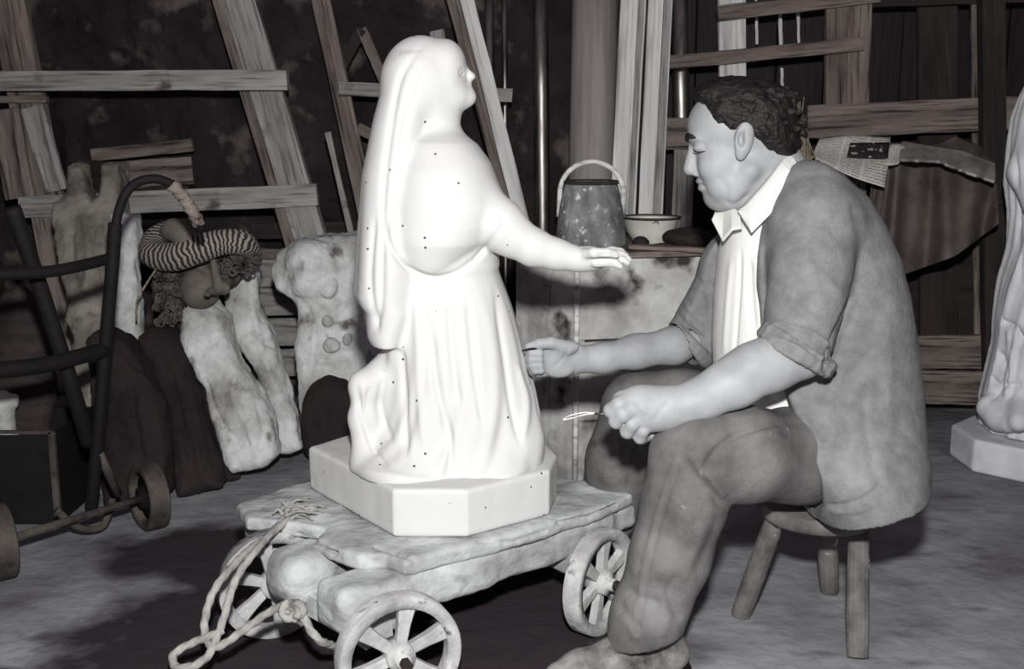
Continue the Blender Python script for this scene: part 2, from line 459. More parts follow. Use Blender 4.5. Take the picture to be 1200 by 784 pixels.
# fine scuffs
n3 = N.new('ShaderNodeTexNoise'); n3.inputs['Scale'].default_value = 7; n3.inputs['Detail'].default_value = 6
mp3 = N.new('ShaderNodeMapping'); mp3.inputs['Scale'].default_value = (1, 2.2, 1); mp3.inputs['Rotation'].default_value = (0, 0, .3); L.new(tc.outputs['Object'], mp3.inputs[0]); L.new(mp3.outputs[0], n3.inputs['Vector'])
mr3 = N.new('ShaderNodeMapRange'); mr3.inputs['From Min'].default_value = .58; mr3.inputs['From Max'].default_value = .74; mr3.inputs['To Max'].default_value = .6; L.new(n3.outputs[0], mr3.inputs[0])
mxa = N.new('ShaderNodeMix'); mxa.data_type = 'RGBA'; L.new(mr3.outputs[0], mxa.inputs[0]); L.new(cr.outputs[0], mxa.inputs[6]); mxa.inputs[7].default_value = col(74,68,74)
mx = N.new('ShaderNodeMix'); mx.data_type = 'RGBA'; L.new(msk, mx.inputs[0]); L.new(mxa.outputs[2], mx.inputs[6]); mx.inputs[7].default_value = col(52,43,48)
L.new(mx.outputs[2], bs.inputs['Base Color']); bs.inputs['Roughness'].default_value = .8; bs.inputs['Specular IOR Level'].default_value = .25
nb = N.new('ShaderNodeTexNoise'); nb.inputs['Scale'].default_value = 14; nb.inputs['Detail'].default_value = 8; L.new(tc.outputs['Object'], nb.inputs['Vector'])
bp = N.new('ShaderNodeBump'); bp.inputs['Strength'].default_value = .5; bp.inputs['Distance'].default_value = .02; L.new(nb.outputs[0], bp.inputs['Height']); L.new(bp.outputs[0], bs.inputs['Normal'])
mb = MB(); mb.box(Matrix.Translation((FLOOR_C[0], FLOOR_C[1], -.04)), (6.4, 5.2, .08))
fl = mb.build('floor', mf, kind='structure')
for v in fl.data.vertices: v.co += fl.location-Vector((FLOOR_C[0], FLOOR_C[1], 0))
fl.location = (FLOOR_C[0], FLOOR_C[1], 0)

YW = 4.25
def rough_wall(name, P0, U, Vv, nrm, nu, nv, amp, m):
    u, v = np.meshgrid(np.linspace(0, 1, nu+1), np.linspace(0, 1, nv+1))
    P = np.array(P0)[None, :]+u.ravel()[:, None]*np.array(U)+v.ravel()[:, None]*np.array(Vv)
    d = amp*(vnoise(P[:, 0], P[:, 1]*0+1, P[:, 2], 3.1, 1)+.7*vnoise(P[:, 0], P[:, 1], P[:, 2], 7, 2)+.4*vnoise(P[:, 0], P[:, 1], P[:, 2], 16, 3)+.2*vnoise(P[:, 0], P[:, 1], P[:, 2], 34, 4))
    P = P+d[:, None]*np.array(nrm)
    i, j = np.meshgrid(np.arange(nu), np.arange(nv)); a = (j*(nu+1)+i).ravel()
    return mesh_obj(name, P, np.stack([a, a+1, a+nu+2, a+nu+1], 1), m, None, True, kind='structure')
rough_wall('wall_back', (-2.9, YW, -.02), (3.25, 0, 0), (0, 0, 2.8), (0, -1, 0), 220, 190, .035, M_stone)
# right part of the back wall: vertical boards
mb = MB(); x = .30
while x < 2.9:
    w = random.uniform(.10, .19)
    mb.box(Matrix.Translation((x+w/2, YW+.03+random.uniform(-.012, .012), 1.38)) @ Matrix.Rotation(math.pi/2, 4, 'Y'), (2.8, .022, w-.006) if False else (2.8, .03, w-.006), nu=1, bev=.003)
    x += w
mb.box(Matrix.Translation((1.6, YW+.09, 1.38)), (2.7, .03, 2.8))
mb.build('wall_right_back', M_dark, kind='structure')
bpy.data.objects['wall_right_back'].name = 'wall_back_boarded'
rough_wall('wall_left', (-2.75, .6, -.02), (0, 3.8, 0), (0, 0, 2.8), (1, 0, 0), 80, 60, .03, M_stone)
rough_wall('wall_right', (2.85, 4.4, -.02), (0, -3.8, 0), (0, 0, 2.8), (-1, 0, 0), 80, 60, .004, M_dark)

# ================================================================== timber frame on the left
YF = 3.95
fr = empty('timber_frame', W(180, 490, YF) , 'tall frame of grey planks and crossbars against the dark rubble wall on the left', 'timber frame')
fr.location.z = 0
def fb(name, a, b, w, t, m=M_grey, parent=None, **kw): return board(name, a, b, R(w, (a[1]+b[1])/2), t, m, parent, **kw)
def ext(a, b, z):
    """carry the line a-b on down to height z"""
    t = (z-a.z)/(b.z-a.z); return a+(b-a)*t
a, b = W(266, -30, 4.02), W(356, 270, 3.90); fb('upright', a+Vector((.018, 0, 0)), ext(a, b, .01)+Vector((.018, 0, 0)), 36, .05, M_grey, fr)
a, b = W(248, -30, 4.03), W(340, 278, 3.92)
fb('shaded_side_face', a, ext(a, b, .01), 12, .06, M_brown, fr)  # side face of the upright, its shade put in as darker wood
a, b = W(2, -40, 4.04), W(28, 95, 4.00); fb('upright', a, ext(a, b, .01), 40, .035, M_brown, fr)
fb('crossbar', W(-60, 95, 3.93), W(337, 94, 3.90), 22, .03, M_grey, fr)
fb('crossbar', W(24, 243, 3.94), W(372, 228, 3.88), 25, .03, M_grey, fr)
fb('crossbar', W(-40, 117, 3.96), W(55, 116, 3.96), 8, .03, M_brown, fr)
a, b = W(5, 128, 3.95), W(24, 232, 3.94); fb('slat', a, b, 34, .02, M_brown, fr)
a, b = W(38, 126, 3.96), W(66, 224, 3.93); fb('slat', a, b, 26, .02, M_grey, fr)
a = W(300, 297, 4.06); fb('crossbar', a, W(440, 300, 4.06), 12, .03, M_brown, fr)
for k, y in enumerate((318, 352, 388, 424)):
    fb('backing_board', W(296, y+2, 4.08), W(440, y-2, 4.08), 33, .02, M_grey, fr)
fb('backing_board', W(296, 271, 4.09), W(440, 268, 4.09), 18, .02, M_dkwood, fr)

a, b = W(370, -30, 4.08), W(428, 240, 4.0)
fb('leaning_plank', a, ext(a, b, .01), 21, .03, M_brown, label='narrow brown plank leaning on the rubble wall just left of the white kneeling figure', cat='plank')
a, b = W(384, 155, 3.88), W(411, 272, 3.86)
fb('wooden_lath', a, ext(a, b, .01), 7, .015, M_grey, label='thin pale lath standing between the big grey plank and the kneeling figure', cat='lath')
# small braced rack behind the figure's head
rk = empty('braced_rack', W(470, 300, 4.1), 'small triangular braced wooden rack on the wall behind the white veiled head', 'rack'); rk.location.z = 0
fb('rail', W(398, 104, 4.0), W(600, 112, 4.0), 15, .03, M_grey, rk)
fb('brace', W(424, 34, 4.1), W(392, 96, 4.1), 12, .03, M_dkwood, rk)
fb('brace', W(424, 34, 4.1), W(462, 120, 4.1), 12, .03, M_brown, rk)
fb('brace', W(420, 150, 4.03), W(520, 200, 4.03), 13, .03, M_brown, rk)
a, b = W(512, 36, 4.05), W(560, 330, 4.02)
fb('upright', a, ext(a, b, .01), 16, .03, M_grey, rk)

# box / bin on the wall
bx = empty('wooden_bin', W(168, 240, 4.1), 'shallow brown wooden bin behind the crossbars of the left timber frame', 'bin'); bx.location.z = W(168, 240, 4.1).z
p0, p1 = W(108, 182, 4.05), W(226, 172, 4.05)
fb('front_board', W(150, 205, 3.99), W(226, 200, 3.99), 32, .015, M_brown, bx)
fb('side_board', W(108, 182, 4.12), W(226, 170, 4.12), 14, .015, M_brown, bx)
fb('side_board', W(108, 205, 4.10), W(150, 210, 3.99), 34, .015, M_dkwood, bx)
fb('base_board', W(112, 226, 4.06), W(226, 222, 4.05), 10, .12, M_dkwood, bx)

# ================================================================== leaning things behind
a, b = W(540, -30, 3.86), W(603, 222, 3.76)
fb('leaning_plank', W(527, -20, 3.93), ext(W(527, -20, 3.93), W(592, 222, 3.84), .01), 17, .03, M_brown, label='dark-faced plank leaning directly behind the long pale lath by the veiled head', cat='plank')
fb('leaning_plank', a, ext(a, b, .01), 16, .025, M_pale, label='long pale squared lath slanting down behind the white figure\'s face and shoulder', cat='plank')
def pole(name, pa, pb, Y1, Y2, wpx, m, **kw):
    a = W(pa[0], pa[1], Y1); b = ext(a, W(pb[0], pb[1], Y2), .0)
    mb = MB(); mb.sweep([a+(b-a)*t for t in (0, .25, .5, .75, 1)], R(wpx/2, (Y1+Y2)/2), n=20); return mb.build(name, m, smooth=False, **kw)
def tube_obj(*a, **k):
    o = pole(*a, **k); 
    for p in o.data.polygons: p.use_smooth = len(p.vertices) == 4
    return o
tube_obj('metal_pipe', (573, -20), (575, 200), 4.19, 4.16, 11, M_steel, label='thin shiny pipe just right of the long slanting lath, thicker of two', cat='pipe')
tube_obj('metal_pipe', (591, -20), (592, 200), 4.19, 4.16, 7, M_steel, label='thinnest shiny metal rod standing between two pipes on the dark wall', cat='pipe')
tube_obj('metal_pipe', (633, -20), (636, 270), 4.15, 4.10, 18, M_steel, label='widest shiny metal pipe standing in the dark gap left of the bucket', cat='pipe')
tube_obj('tall_roll', (698, -30), (693, 210), 4.12, 4.08, 52, M_roll, label='thick brown-grey upright roll rising behind the handled bucket', cat='roll')
tube_obj('metal_pipe', (795, -20), (800, 200), 4.12, 4.1, 20, M_steel, label='bright pipe at the wall between the moulded white post and the man\'s forehead', cat='pipe')
# two white moulded posts
def post(pa, pb, w1, w2, Y1, Y2, label):
    p = empty('moulded_post', W(pb[0], pb[1], Y2), label, 'post', 'pale moulded posts'); p.location.z = 0
    a = W(pa[0]-w2/2, pa[1], Y1); b = W(pb[0]-w2/2, pb[1], Y2); fb('front_board', a, ext(a, b, .0), w1, .03, M_pale, p)
    a = W(pa[0]+w1/2, pa[1], Y1+.005); b = W(pb[0]+w1/2, pb[1], Y2+.005); fb('side_moulding', a, ext(a, b, .0), w2, .05, M_grey, p)
    a = W(pa[0]+w1/2+w2/2, pa[1], Y1-.02); b = W(pb[0]+w1/2+w2/2, pb[1], Y2-.02); fb('edge_strip', a, ext(a, b, .0), 2, .03, M_pale, p)
post((743, -30), (729, 250), 20, 8, 3.86, 3.74, 'wider pale moulded post behind the crate, beside the brown column')
post((775, -30), (761, 255), 17, 10, 3.84, 3.72, 'narrower pale moulded post behind the crate, closer to the man\'s face')
a, b = W(802, 176, 4.0), W(798, 265, 3.98); fb('leaning_plank', a, ext(a, b, 0), 24, .03, M_grey, label='short grey board standing behind the enamel bowl, close to the man\'s nose', cat='plank')
fb('nailed_board', W(780, 157, 4.05), W(830, 157, 4.05), 36, .015, M_brown, face=(0,-1,0), label='small brown board fixed across behind the man\'s brow', cat='board')

# ================================================================== rack on the right
YR = 3.95
rr = empty('plank_rack', W(1010, 480, YR), 'rough open rack of nailed brown boards and posts behind the seated man', 'rack'); rr.location.z = 0
a, b = W(857, -30, 3.98), W(859, 250, 3.98); fb('post', a, ext(a, b, 0), 30, .03, M_pale, rr)
a, b = W(995, -30, 3.98), W(988, 250, 3.98); fb('post', a, ext(a, b, 0), 50, .03, M_brown, rr)
a, b = W(1161, -30, 3.90), W(1166, 470, 3.90); fb('post', a, ext(a, b, 0), 26, .05, M_dkwood, rr)
a, b = W(1098, -30, 4.06), W(1100, 470, 4.06); fb('post', a, ext(a, b, 0), 44, .02, M_dkwood, rr)
a, b = W(1148, -30, 4.02), W(1152, 470, 4.02); fb('post', a, ext(a, b, 0), 20, .02, M_brown, rr)
fb('rail', W(841, 16, 3.95), W(1030, -6, 3.95), 17, .03, M_brown, rr)
fb('rail', W(1010, 2, 4.0), W(1230, -6, 4.0), 14, .03, M_dkwood, rr)
fb('rail', W(770, 75, 3.94), W(1011, 51, 3.94), 15, .03, M_brown, rr)
fb('rail', W(946, 143, 3.94), W(1215, 131, 3.94), 37, .03, M_brown, rr)
for xx, y0, y1, w in ((885, -20, 52, 3), (913, -20, 58, 4), (934, -20, 54, 3), (1079, 0, 118, 5), (1109, 44, 118, 4), (1109, 150, 172, 4), (1141, -20, 112, 5), (916, 80, 150, 3)):
    fb('lath', W(xx, y0, 4.14), W(xx+2, y1, 4.14), w, .012, M_pale, rr)  # pale strips put in for slits of light between the boards
fb('shelf_board', W(1030, 235, 3.97), W(1170, 235, 3.97), 6, .24, M_dkwood, rr, face=(0, -1, .0))
fb('lower_board', W(1040, 412, 3.95), W(1176, 412, 3.95), 40, .03, M_brown, rr)
fb('lower_board', W(1040, 452, 3.90), W(1160, 455, 3.90), 40, .03, M_brown, rr)
fb('back_panel', W(1040, 340, 4.15), W(1180, 340, 4.15), 110, .02, M_dkwood, rr)

# bundle of straw behind the man's nape
sb = MB()
for k in range(46):
    o = Vector((random.gauss(0, .012), random.gauss(0, .012), 0))
    a = W(926+random.uniform(-8, 10), 116+random.uniform(-10, 16), 3.5)+o; b = W(942+random.uniform(-9, 9), 200, 3.5)+o*1.5
    m_ = (a+b)/2+Vector((random.gauss(0, .012), random.gauss(0, .012), 0)); fl_ = Vector((b.x+random.gauss(.02, .02), b.y+random.uniform(-.03, .05), .004)); sb.sweep([a, m_, b, fl_], .0022, n=5)
sb.build('straw_bundle', M_straw, smooth=True, label='upright bundle of straw just behind the man\'s nape', cat='straw')

# sacking over the shelf, sheet, newspapers
def cloth(name, rows, m, thick=.004, sub=2, parent=None, **kw):
    n = len(rows[0]); V = [p for r in rows for p in r]; F = []
    for j in range(len(rows)-1):
        for i in range(n-1):
            F.append((j*n+i, j*n+i+1, (j+1)*n+i+1, (j+1)*n+i))
    o = mesh_obj(name, V, F, m, parent, True, **kw)
    s_ = o.modifiers.new('sub', 'SUBSURF'); s_.levels = sub; s_.render_levels = sub
    s_ = o.modifiers.new('sol', 'SOLIDIFY'); s_.thickness = thick; s_.offset = 0
    return o
def drape_rows(top, bot, nr, y0, y1, waves, amp):
    rows = []
    for j in range(nr+1):
        v = j/nr; r = []
        for i in range(33):
            u = i/32; k = u*(len(top)-1); a = min(int(k), len(top)-2); f = k-a
            tx, ty = top[a][0]*(1-f)+top[a+1][0]*f, top[a][1]*(1-f)+top[a+1][1]*f
            k = u*(len(bot)-1); a = min(int(k), len(bot)-2); f = k-a
            bx_, by = bot[a][0]*(1-f)+bot[a+1][0]*f, bot[a][1]*(1-f)+bot[a+1][1]*f
            Y = y0+(y1-y0)*v+amp*(.3+v)*math.sin(waves*u*6.28+1.5*v)+.4*amp*math.sin(waves*2.3*u*6.28+4*v)
            r.append(W(tx*(1-v)+bx_*v, ty*(1-v)+by*v, Y))
        rows.append(r)
    return rows
cloth('sacking', drape_rows([(1022, 212), (1052, 188), (1100, 192), (1168, 214)], [(1010, 322), (1056, 323), (1120, 300), (1170, 262)], 18, 3.74, 3.64, 2.3, .046), M_cloth, label='brown sacking hanging over the rack shelf behind the man\'s back', cat='sacking')
cloth('folded_sheet', drape_rows([(1056, 166), (1090, 172), (1130, 178), (1166, 192)], [(1054, 188), (1100, 190), (1130, 202), (1166, 214)], 6, 3.76, 3.56, 3.3, .024), M_sheet, thick=.008, label='crumpled pale grey sheet lying along the top of the brown sacking', cat='sheet')
cloth('linen_rag', drape_rows([(1094, 170), (1120, 160), (1150, 172), (1168, 190)], [(1080, 178), (1110, 180), (1140, 182), (1166, 198)], 3, 3.90, 3.82, 1.3, .02), M_cloth, label='small brown rag heaped behind the pale sheet on the rack', cat='rag')

# newspaper with columns of print and a photograph
def paper_mat():
    m = bpy.data.materials.new('newsprint'); m.use_nodes = True; nt = m.node_tree; N = nt.nodes; L = nt.links
    b = N['Principled BSDF']; b.inputs['Roughness'].default_value = .9
    uv = N.new('ShaderNodeUVMap'); mp = N.new('ShaderNodeMapping'); mp.inputs['Scale'].default_value = (26, 1, 1); L.new(uv.outputs[0], mp.inputs[0])
    wv = N.new('ShaderNodeTexNoise'); wv.inputs['Scale'].default_value = 5; wv.inputs['Detail'].default_value = 2; L.new(uv.outputs[0], wv.inputs['Vector'])
    sp_ = N.new('ShaderNodeSeparateXYZ'); L.new(uv.outputs[0], sp_.inputs[0])
    def mt(op, a, b_=None):
        n = N.new('ShaderNodeMath'); n.operation = op
        for i, v in enumerate((a, b_)):
            if v is None: continue
            if isinstance(v, (int, float)): n.inputs[i].default_value = v
            else: L.new(v, n.inputs[i])
        return n.outputs[0]
    rows = mt('GREATER_THAN', mt('FRACT', mt('MULTIPLY', sp_.outputs[1], 17)), .5)
    words = N.new('ShaderNodeTexNoise'); words.inputs['Scale'].default_value = 1; mp2 = N.new('ShaderNodeMapping'); mp2.inputs['Scale'].default_value = (40, 17, 1); L.new(uv.outputs[0], mp2.inputs[0]); L.new(mp2.outputs[0], words.inputs['Vector'])
    wd = mt('GREATER_THAN', words.outputs[0], .44)
    colm = mt('GREATER_THAN', mt('FRACT', mt('MULTIPLY', sp_.outputs[0], 3)), .12)
    txt = mt('MULTIPLY', mt('MULTIPLY', rows, wd), mt('MULTIPLY', colm, .6))
    mx = N.new('ShaderNodeMix'); mx.data_type = 'RGBA'; L.new(txt, mx.inputs[0]); mx.inputs[6].default_value = col(205,200,190); mx.inputs[7].default_value = col(90,84,80)
    L.new(mx.outputs[2], b.inputs['Base Color']); return m
M_news = paper_mat()
def sheet_uv(name, c, n, amp, label, group=None, m=M_news, parent=None, photo=False):
    V = []; UV = []
    for j in range(n+1):
        for i in range(n+1):
            u, v = i/n, j/n
            p = (c[0]*(1-u)+c[1]*u)*(1-v)+(c[3]*(1-u)+c[2]*u)*v
            V.append(p+Vector((0, -1, .4))*amp*(math.sin(3.1*u*1.7+2*v)+.5*math.sin(7*v+4*u))); UV.append((u, 1-v))
    F = [(j*(n+1)+i, (j+1)*(n+1)+i, (j+1)*(n+1)+i+1, j*(n+1)+i+1) for j in range(n) for i in range(n)]
    o = mesh_obj(name, V, F, m, parent, True, **(dict(label=label, cat='newspaper', group=group) if label else {}))
    uvl = o.data.uv_layers.new(name='UVMap')
    for lp in o.data.loops: uvl.data[lp.index].uv = UV[lp.vertex_index]
    s_ = o.modifiers.new('sol', 'SOLIDIFY'); s_.thickness = .0015
    return o
pA = sheet_uv('newspaper', [W(960, 162, 3.72), W(1046, 158, 3.74), W(1036, 220, 3.58), W(950, 186, 3.60)], 10, .012, 'printed newspaper sheet draped over the rack behind the man\'s shoulder')
pB = sheet_uv('newspaper', [W(1044, 168, 3.70), W(1068, 172, 3.70), W(1052, 192, 3.60), W(1034, 194, 3.62)], 8, .006, 'small torn newspaper corner turned up beside the larger printed sheet')
M_blk = mat('printed_picture', col(50,44,46), col(34,28,30), scale=30, bump=0, spots=(col(170,165,158), 45, .58, .62))
# the printed photograph as a patch of the page
pc = lambda u, v: None
q = sheet_uv('printed_picture', [W(994, 168, 3.685), W(1040, 167, 3.70), W(1038, 186, 3.655), W(990, 184, 3.64)], 4, 0.0, None, m=M_blk, parent=pA)
q.location += Vector((0, -.022, .002))
def axes(n, up=(0, 0, 1)):
    z = Vector(n).normalized(); x = Vector(up).cross(z).normalized(); y = z.cross(x)
    return Matrix((x, y, z)).transposed().to_4x4()
def at(M, p): M = M.copy(); M.translation = Vector(p); return M

# ================================================================== plastered work chest with the bucket and the enamel bowl
ch = empty('work_chest', (0.32, 3.1, 0), 'plaster-smeared board chest carrying the bucket, standing behind the two outstretched hands', 'chest')
C0 = W(679, 297, 2.98); C0.z = .712; CL = W(604, 297, 3.16); CR = W(850, 297, 3.06)
CL = Vector((CL.x, 3.17, .712)); CR = Vector((CR.x, 3.08, .712)); BK = Vector((0, .46, 0))
def face_boards(a, b, splits, name):
    d = (b-a); Ln = d.length; x = d.normalized(); nrm = Vector((x.y, -x.x, 0))
    if nrm.y > 0: nrm = -nrm
    for (u0, u1, z0, z1) in splits:
        p = a+x*(Ln*u0); q = a+x*(Ln*u1); zz = (z0+z1)/2
        M, l = frame(Vector((p.x, p.y, zz))-nrm*.012, Vector((q.x, q.y, zz))-nrm*.012, nrm)
        mb = MB(); mb.box(M, (l-.003, z1-z0-.003, .022+random.uniform(-.003, .003)), nu=6, jit=.001, bev=.003)
        mb.build(name, M_crate, ch)
face_boards(C0, CR, [(.0, 1, .47, .70), (0, 1, .24, .467), (0, 1, .0, .237)], 'front_board')
face_boards(CL, C0, [(0, .55, .0, .70), (.56, 1, 0, .70)], 'side_board')
mb = MB(); mb.sweep([C0+Vector((-.006, -.012, -.712)), C0+Vector((-.006, -.012, -.01))], .008, n=8); mb.build('corner_batten', M_pale, ch, smooth=True)
mb = MB(); mb.prism([CL+Vector((-.01, -.01, 0)), C0+Vector((0, -.02, 0)), CR+Vector((.02, -.02, 0)), CR+BK*.8, CL+BK*.7], .70, .716); mb.build('top_board', M_brown, ch, bevel=.002)
mb = MB(); mb.prism([CL+BK*.7, CR+BK*.75, CR+BK*.8, CL+BK*.72], .0, .70); mb.build('rear_board', M_dkwood, ch)

# bucket : wider at the foot, strap handle arching over the mouth
bk = W(692, 290, 3.16); bk.z = .7165
bu = empty('bucket', bk, 'paint-splashed tapering metal bucket with an arched handle, on the work chest', 'bucket')
r1, r0 = R(30, 3.16), R(41, 3.16); zt = W(692, 214, 3.12).z; hB = zt-bk.z
prof = [(0.001, .004), (r0*.98, .0), (r0, .01), (r0*.98, .03), (r0*.96, hB*.3), (r0*.9, hB*.6), (r1*1.06, hB*.88), (r1*1.0, hB*.97), (r1*1.02, hB), (r1*.96, hB*1.0), (r1*.93, hB*.95), (r1*.9, hB*.8), (.001, hB*.78)]
mb = MB(); mb.lathe(Matrix.Translation(bk), prof, 48); mb.build('pail', M_paint, bu, smooth=True)
mb = MB(); T = Matrix.Translation(bk); mb.lathe(T, [(r1*1.02, hB-.006), (r1*1.07, hB-.003), (r1*1.07, hB+.003), (r1*1.02, hB+.005), (r1*1.02, hB-.006)], 48); mb.build('rim', M_dkwood, bu, smooth=True)
hp = []; hw, ht = R(36, 3.16), W(692, 190, 3.12).z-bk.z
for i in range(25):
    a = math.pi*i/24; hp.append(bk+Vector((-hw*math.cos(a), -.01+.02*math.cos(a), ht-hw*1.0+hw*1.0*math.sin(a))))
hp = [bk+Vector((-hw*1.03, .0, ht-hw*1.75))]+hp+[bk+Vector((hw*1.03, -.0, ht-hw*1.75))]
V = []; 
mb = MB()
for i in range(len(hp)-1):
    pass
mb.sweep(hp, .0075, n=10); o = mb.build('handle', M_pale, bu, smooth=True)

# enamel bowl, round stone, dark loaf of clay, tins on the chest top
bp_ = W(762, 283, 3.24); bp_.z = .7165
bo = empty('enamel_bowl', bp_, 'chipped white enamel bowl on the work chest, right of the bucket', 'bowl')
rr_, hh_ = R(33, 3.24), .072
prof = [(.001, .004), (rr_*.55, 0), (rr_*.6, .004), (rr_*.85, hh_*.5), (rr_*.97, hh_*.93), (rr_*1.03, hh_), (rr_*1.03, hh_+.004), (rr_*.95, hh_*.97), (rr_*.8, hh_*.5), (rr_*.5, .012), (.001, .012)]
TB = Matrix.Translation(bp_)
mb = MB(); mb.lathe(TB, prof, 40); mb.build('basin', M_enamel, bo, smooth=True)
mb = MB(); mb.lathe(TB, [(rr_*1.02, hh_-.001), (rr_*1.06, hh_+.001), (rr_*1.06, hh_+.006), (rr_*1.02, hh_+.007), (rr_*1.02, hh_-.001)], 40); mb.build('rim', M_dkwood, bo, smooth=True)
def lump(name, c, r, m, amp, f, seed, h=.004, rot=None, **kw):
    rm = max(r)*1.4+.01
    s = Sculpt([c[i]-rm for i in range(3)], [c[i]+rm for i in range(3)], h)
    s.ell(c, r, rot=rot); V, Q = s.mesh(1); V = bumpy(V, Q, amp, f, seed, 3); 
    V[:, 2] = np.maximum(V[:, 2], c[2]-r[2]*.8)
    return mesh_obj(name, V, Q, m, None, True, **kw)
c = W(751, 279, 3.10); c.z = .7165+.015; lump('pebble', c, (.026, .02, .018), M_castdk, .003, 30, 3, label='small dark round stone lying in front of the enamel bowl', cat='stone')
c = W(808, 281, 3.16); c.z = .7165+.022; lump('clay_lump', c, (.075, .05, .028), M_castdk, .008, 18, 4, label='long dark lump of clay on the chest, right of the enamel bowl', cat='clay')
c = W(777, 287, 3.08); c.z = .7165+.008; lump('clay_scrap', c, (.03, .02, .01), M_dkwood, .003, 30, 5, label='flat dark scrap at the front edge of the chest under the enamel bowl', cat='scrap')
fb('wooden_strip', W(735, 292, 3.03)+Vector((0, 0, -.0)), W(840, 296, 3.03), 5, .05, M_brown, label='thin wooden strip lying along the front edge of the chest top', cat='strip')
bpy.data.objects['wooden_strip'].location.z = .7165+.006

# ================================================================== stool
st = W(958, 600, 2.21); st.z = 0
so = empty('stool', (st.x, st.y, 0), 'low round wooden stool with splayed round legs under the seated man', 'stool')
SEAT_Z = .275; rs = R(70, 2.2)
mb = MB(); mb.lathe(Matrix.Translation((st.x, st.y, 0)), [(.001, SEAT_Z-.034), (rs*.93, SEAT_Z-.034), (rs*.985, SEAT_Z-.028), (rs, SEAT_Z-.018), (rs*.99, SEAT_Z-.004), (rs*.96, SEAT_Z), (.001, SEAT_Z)], 40)
M_stool = mat('stool_timber', col(122,117,114), col(58,53,52), scale=4, stretch=(3,3,3), bump=.3, lo=.3, hi=.66, spots=(col(220,220,216), 24, .66, .72))
mb.build('seat', M_stool, so, smooth=True, bevel=0)
for (fx, fy, tx, ty) in ((1005, 772, .55, -.55), (868, 722, -.75, -.1), (972, 694, .35, .70)):
    f = Gz(fx, fy); t = Vector((st.x+tx*rs, st.y+ty*rs, SEAT_Z-.03))
    f.z = .004
    mb = MB(); mb.sweep([f, f.lerp(t, .3), f.lerp(t, .7), t], [.0215, .023, .022, .020], n=14)
    mb.build('leg', M_stool, so, smooth=False)

# ================================================================== cart
A_ = Vector((-.27, 1.9, 0)); uu = Vector((.79, .613, 0)); vv = Vector((-.613, .79, 0))
def cuv(u, v, z): return A_+uu*u+vv*v+Vector((0, 0, z))
M_plank = mat('plaster_caked_timber', col(190,193,192), col(124,122,122), scale=6, bump=.8, bscale=18, bdist=.012, lo=.3, hi=.62, stretch=(1, 1, 1.5), spots=(col(88,82,84), 9, .62, .74))
ct = empty('cart', (A_.x+.15, A_.y+.35, 0), 'low heavy timber cart on four spoked iron wheels carrying the white kneeling figure', 'cart')
DZ = .25
def hull(name, fn, lo, hi, h, amp, f, m=M_plank, parent=ct, sm=1, lines=None, **kw):
    s = Sculpt(lo, hi, h); fn(s); V, Q = s.mesh(sm)
    if amp: V = bumpy(V, Q, amp, f, 5, 3)
    if lines:
        N_ = normals(V, Q); px_, py_ = pix(V); D = np.zeros(len(V))
        for pts, w, dep in lines:
            for (a_, b_), (c_, d_) in zip(pts[:-1], pts[1:]):
                t = np.clip(((px_-a_)*(c_-a_)+(py_-b_)*(d_-b_))/((c_-a_)**2+(d_-b_)**2), 0, 1); D = np.minimum(D, dep*np.exp(-(np.hypot(px_-a_-t*(c_-a_), py_-b_-t*(d_-b_))/w)**2))
        V = V+N_*(D*np.clip(N_[:, 2]*2-N_[:, 1], 0, 1))[:, None]
    return mesh_obj(name, V, Q, m, parent, True, **kw)
def poly_field(poly, z0, z1, rnd=.012):
    P_ = np.array([(p[0], p[1]) for p in poly]); n = len(P_)
    def fn(x, y, z):
        x_, y_ = np.broadcast_arrays(x+0*y, y+0*x)
        d = np.full(x_.shape, 1e9); sgn = np.ones(x_.shape)
        for i in range(n):
            ax, ay = P_[i]; bx, by = P_[(i+1) % n]; ex, ey = bx-ax, by-ay
            wx, wy = x_-ax, y_-ay; t = np.clip((wx*ex+wy*ey)/(ex*ex+ey*ey), 0, 1)
            d = np.minimum(d, (wx-ex*t)**2+(wy-ey*t)**2)
            c1 = y_ >= ay; c2 = y_ < by; c3 = ex*wy > ey*wx
            flip = (c1 & c2 & c3) | (~c1 & ~c2 & ~c3); sgn = np.where(flip, -sgn, sgn)
        d = np.sqrt(d)*sgn+rnd; dz = np.abs(z-(z0+z1)/2)-(z1-z0)/2+rnd
        return np.sqrt(np.maximum(d, 0)**2+np.maximum(dz, 0)**2)+np.minimum(np.maximum(d, dz), 0)-rnd
    lo = [P_[:, 0].min(), P_[:, 1].min(), z0]; hi = [P_[:, 0].max(), P_[:, 1].max(), z1]
    return fn, lo, hi
def beam_fn(pts):
    return pts
# top slab: outline along the deck (u, v), forked at its left end
out_uv = [(.70, .02), (.60, -.005), (.30, -.012), (.085, .0), (.075, .05), (.03, .075), (-.005, .20), (.05, .245), (.02, .30), (-.05, .40), (-.03, .50), (.10, .54), (.5, .53), (.56, .42), (.62, .24), (.70, .10)]
pol = [cuv(u, v, 0) for u, v in out_uv]
fn, lo, hi = poly_field(pol, DZ-.034, DZ, .010)
hull('deck_slab', lambda s: s.field(fn, lo, hi, 0), [lo[0]-.03, lo[1]-.03, lo[2]-.03], [hi[0]+.03, hi[1]+.03, hi[2]+.03], .004, .0035, 16, lines=[([(350,628),(372,636),(392,648)], 2.6, -.02), ([(560,634),(600,636),(640,622)], 2, -.006), ([(440,640),(470,650),(486,656)], 2, -.008), ([(655,612),(690,606),(722,592)], 1.8, -.012), ([(330,600),(345,606),(360,596)], 2, -.006)])
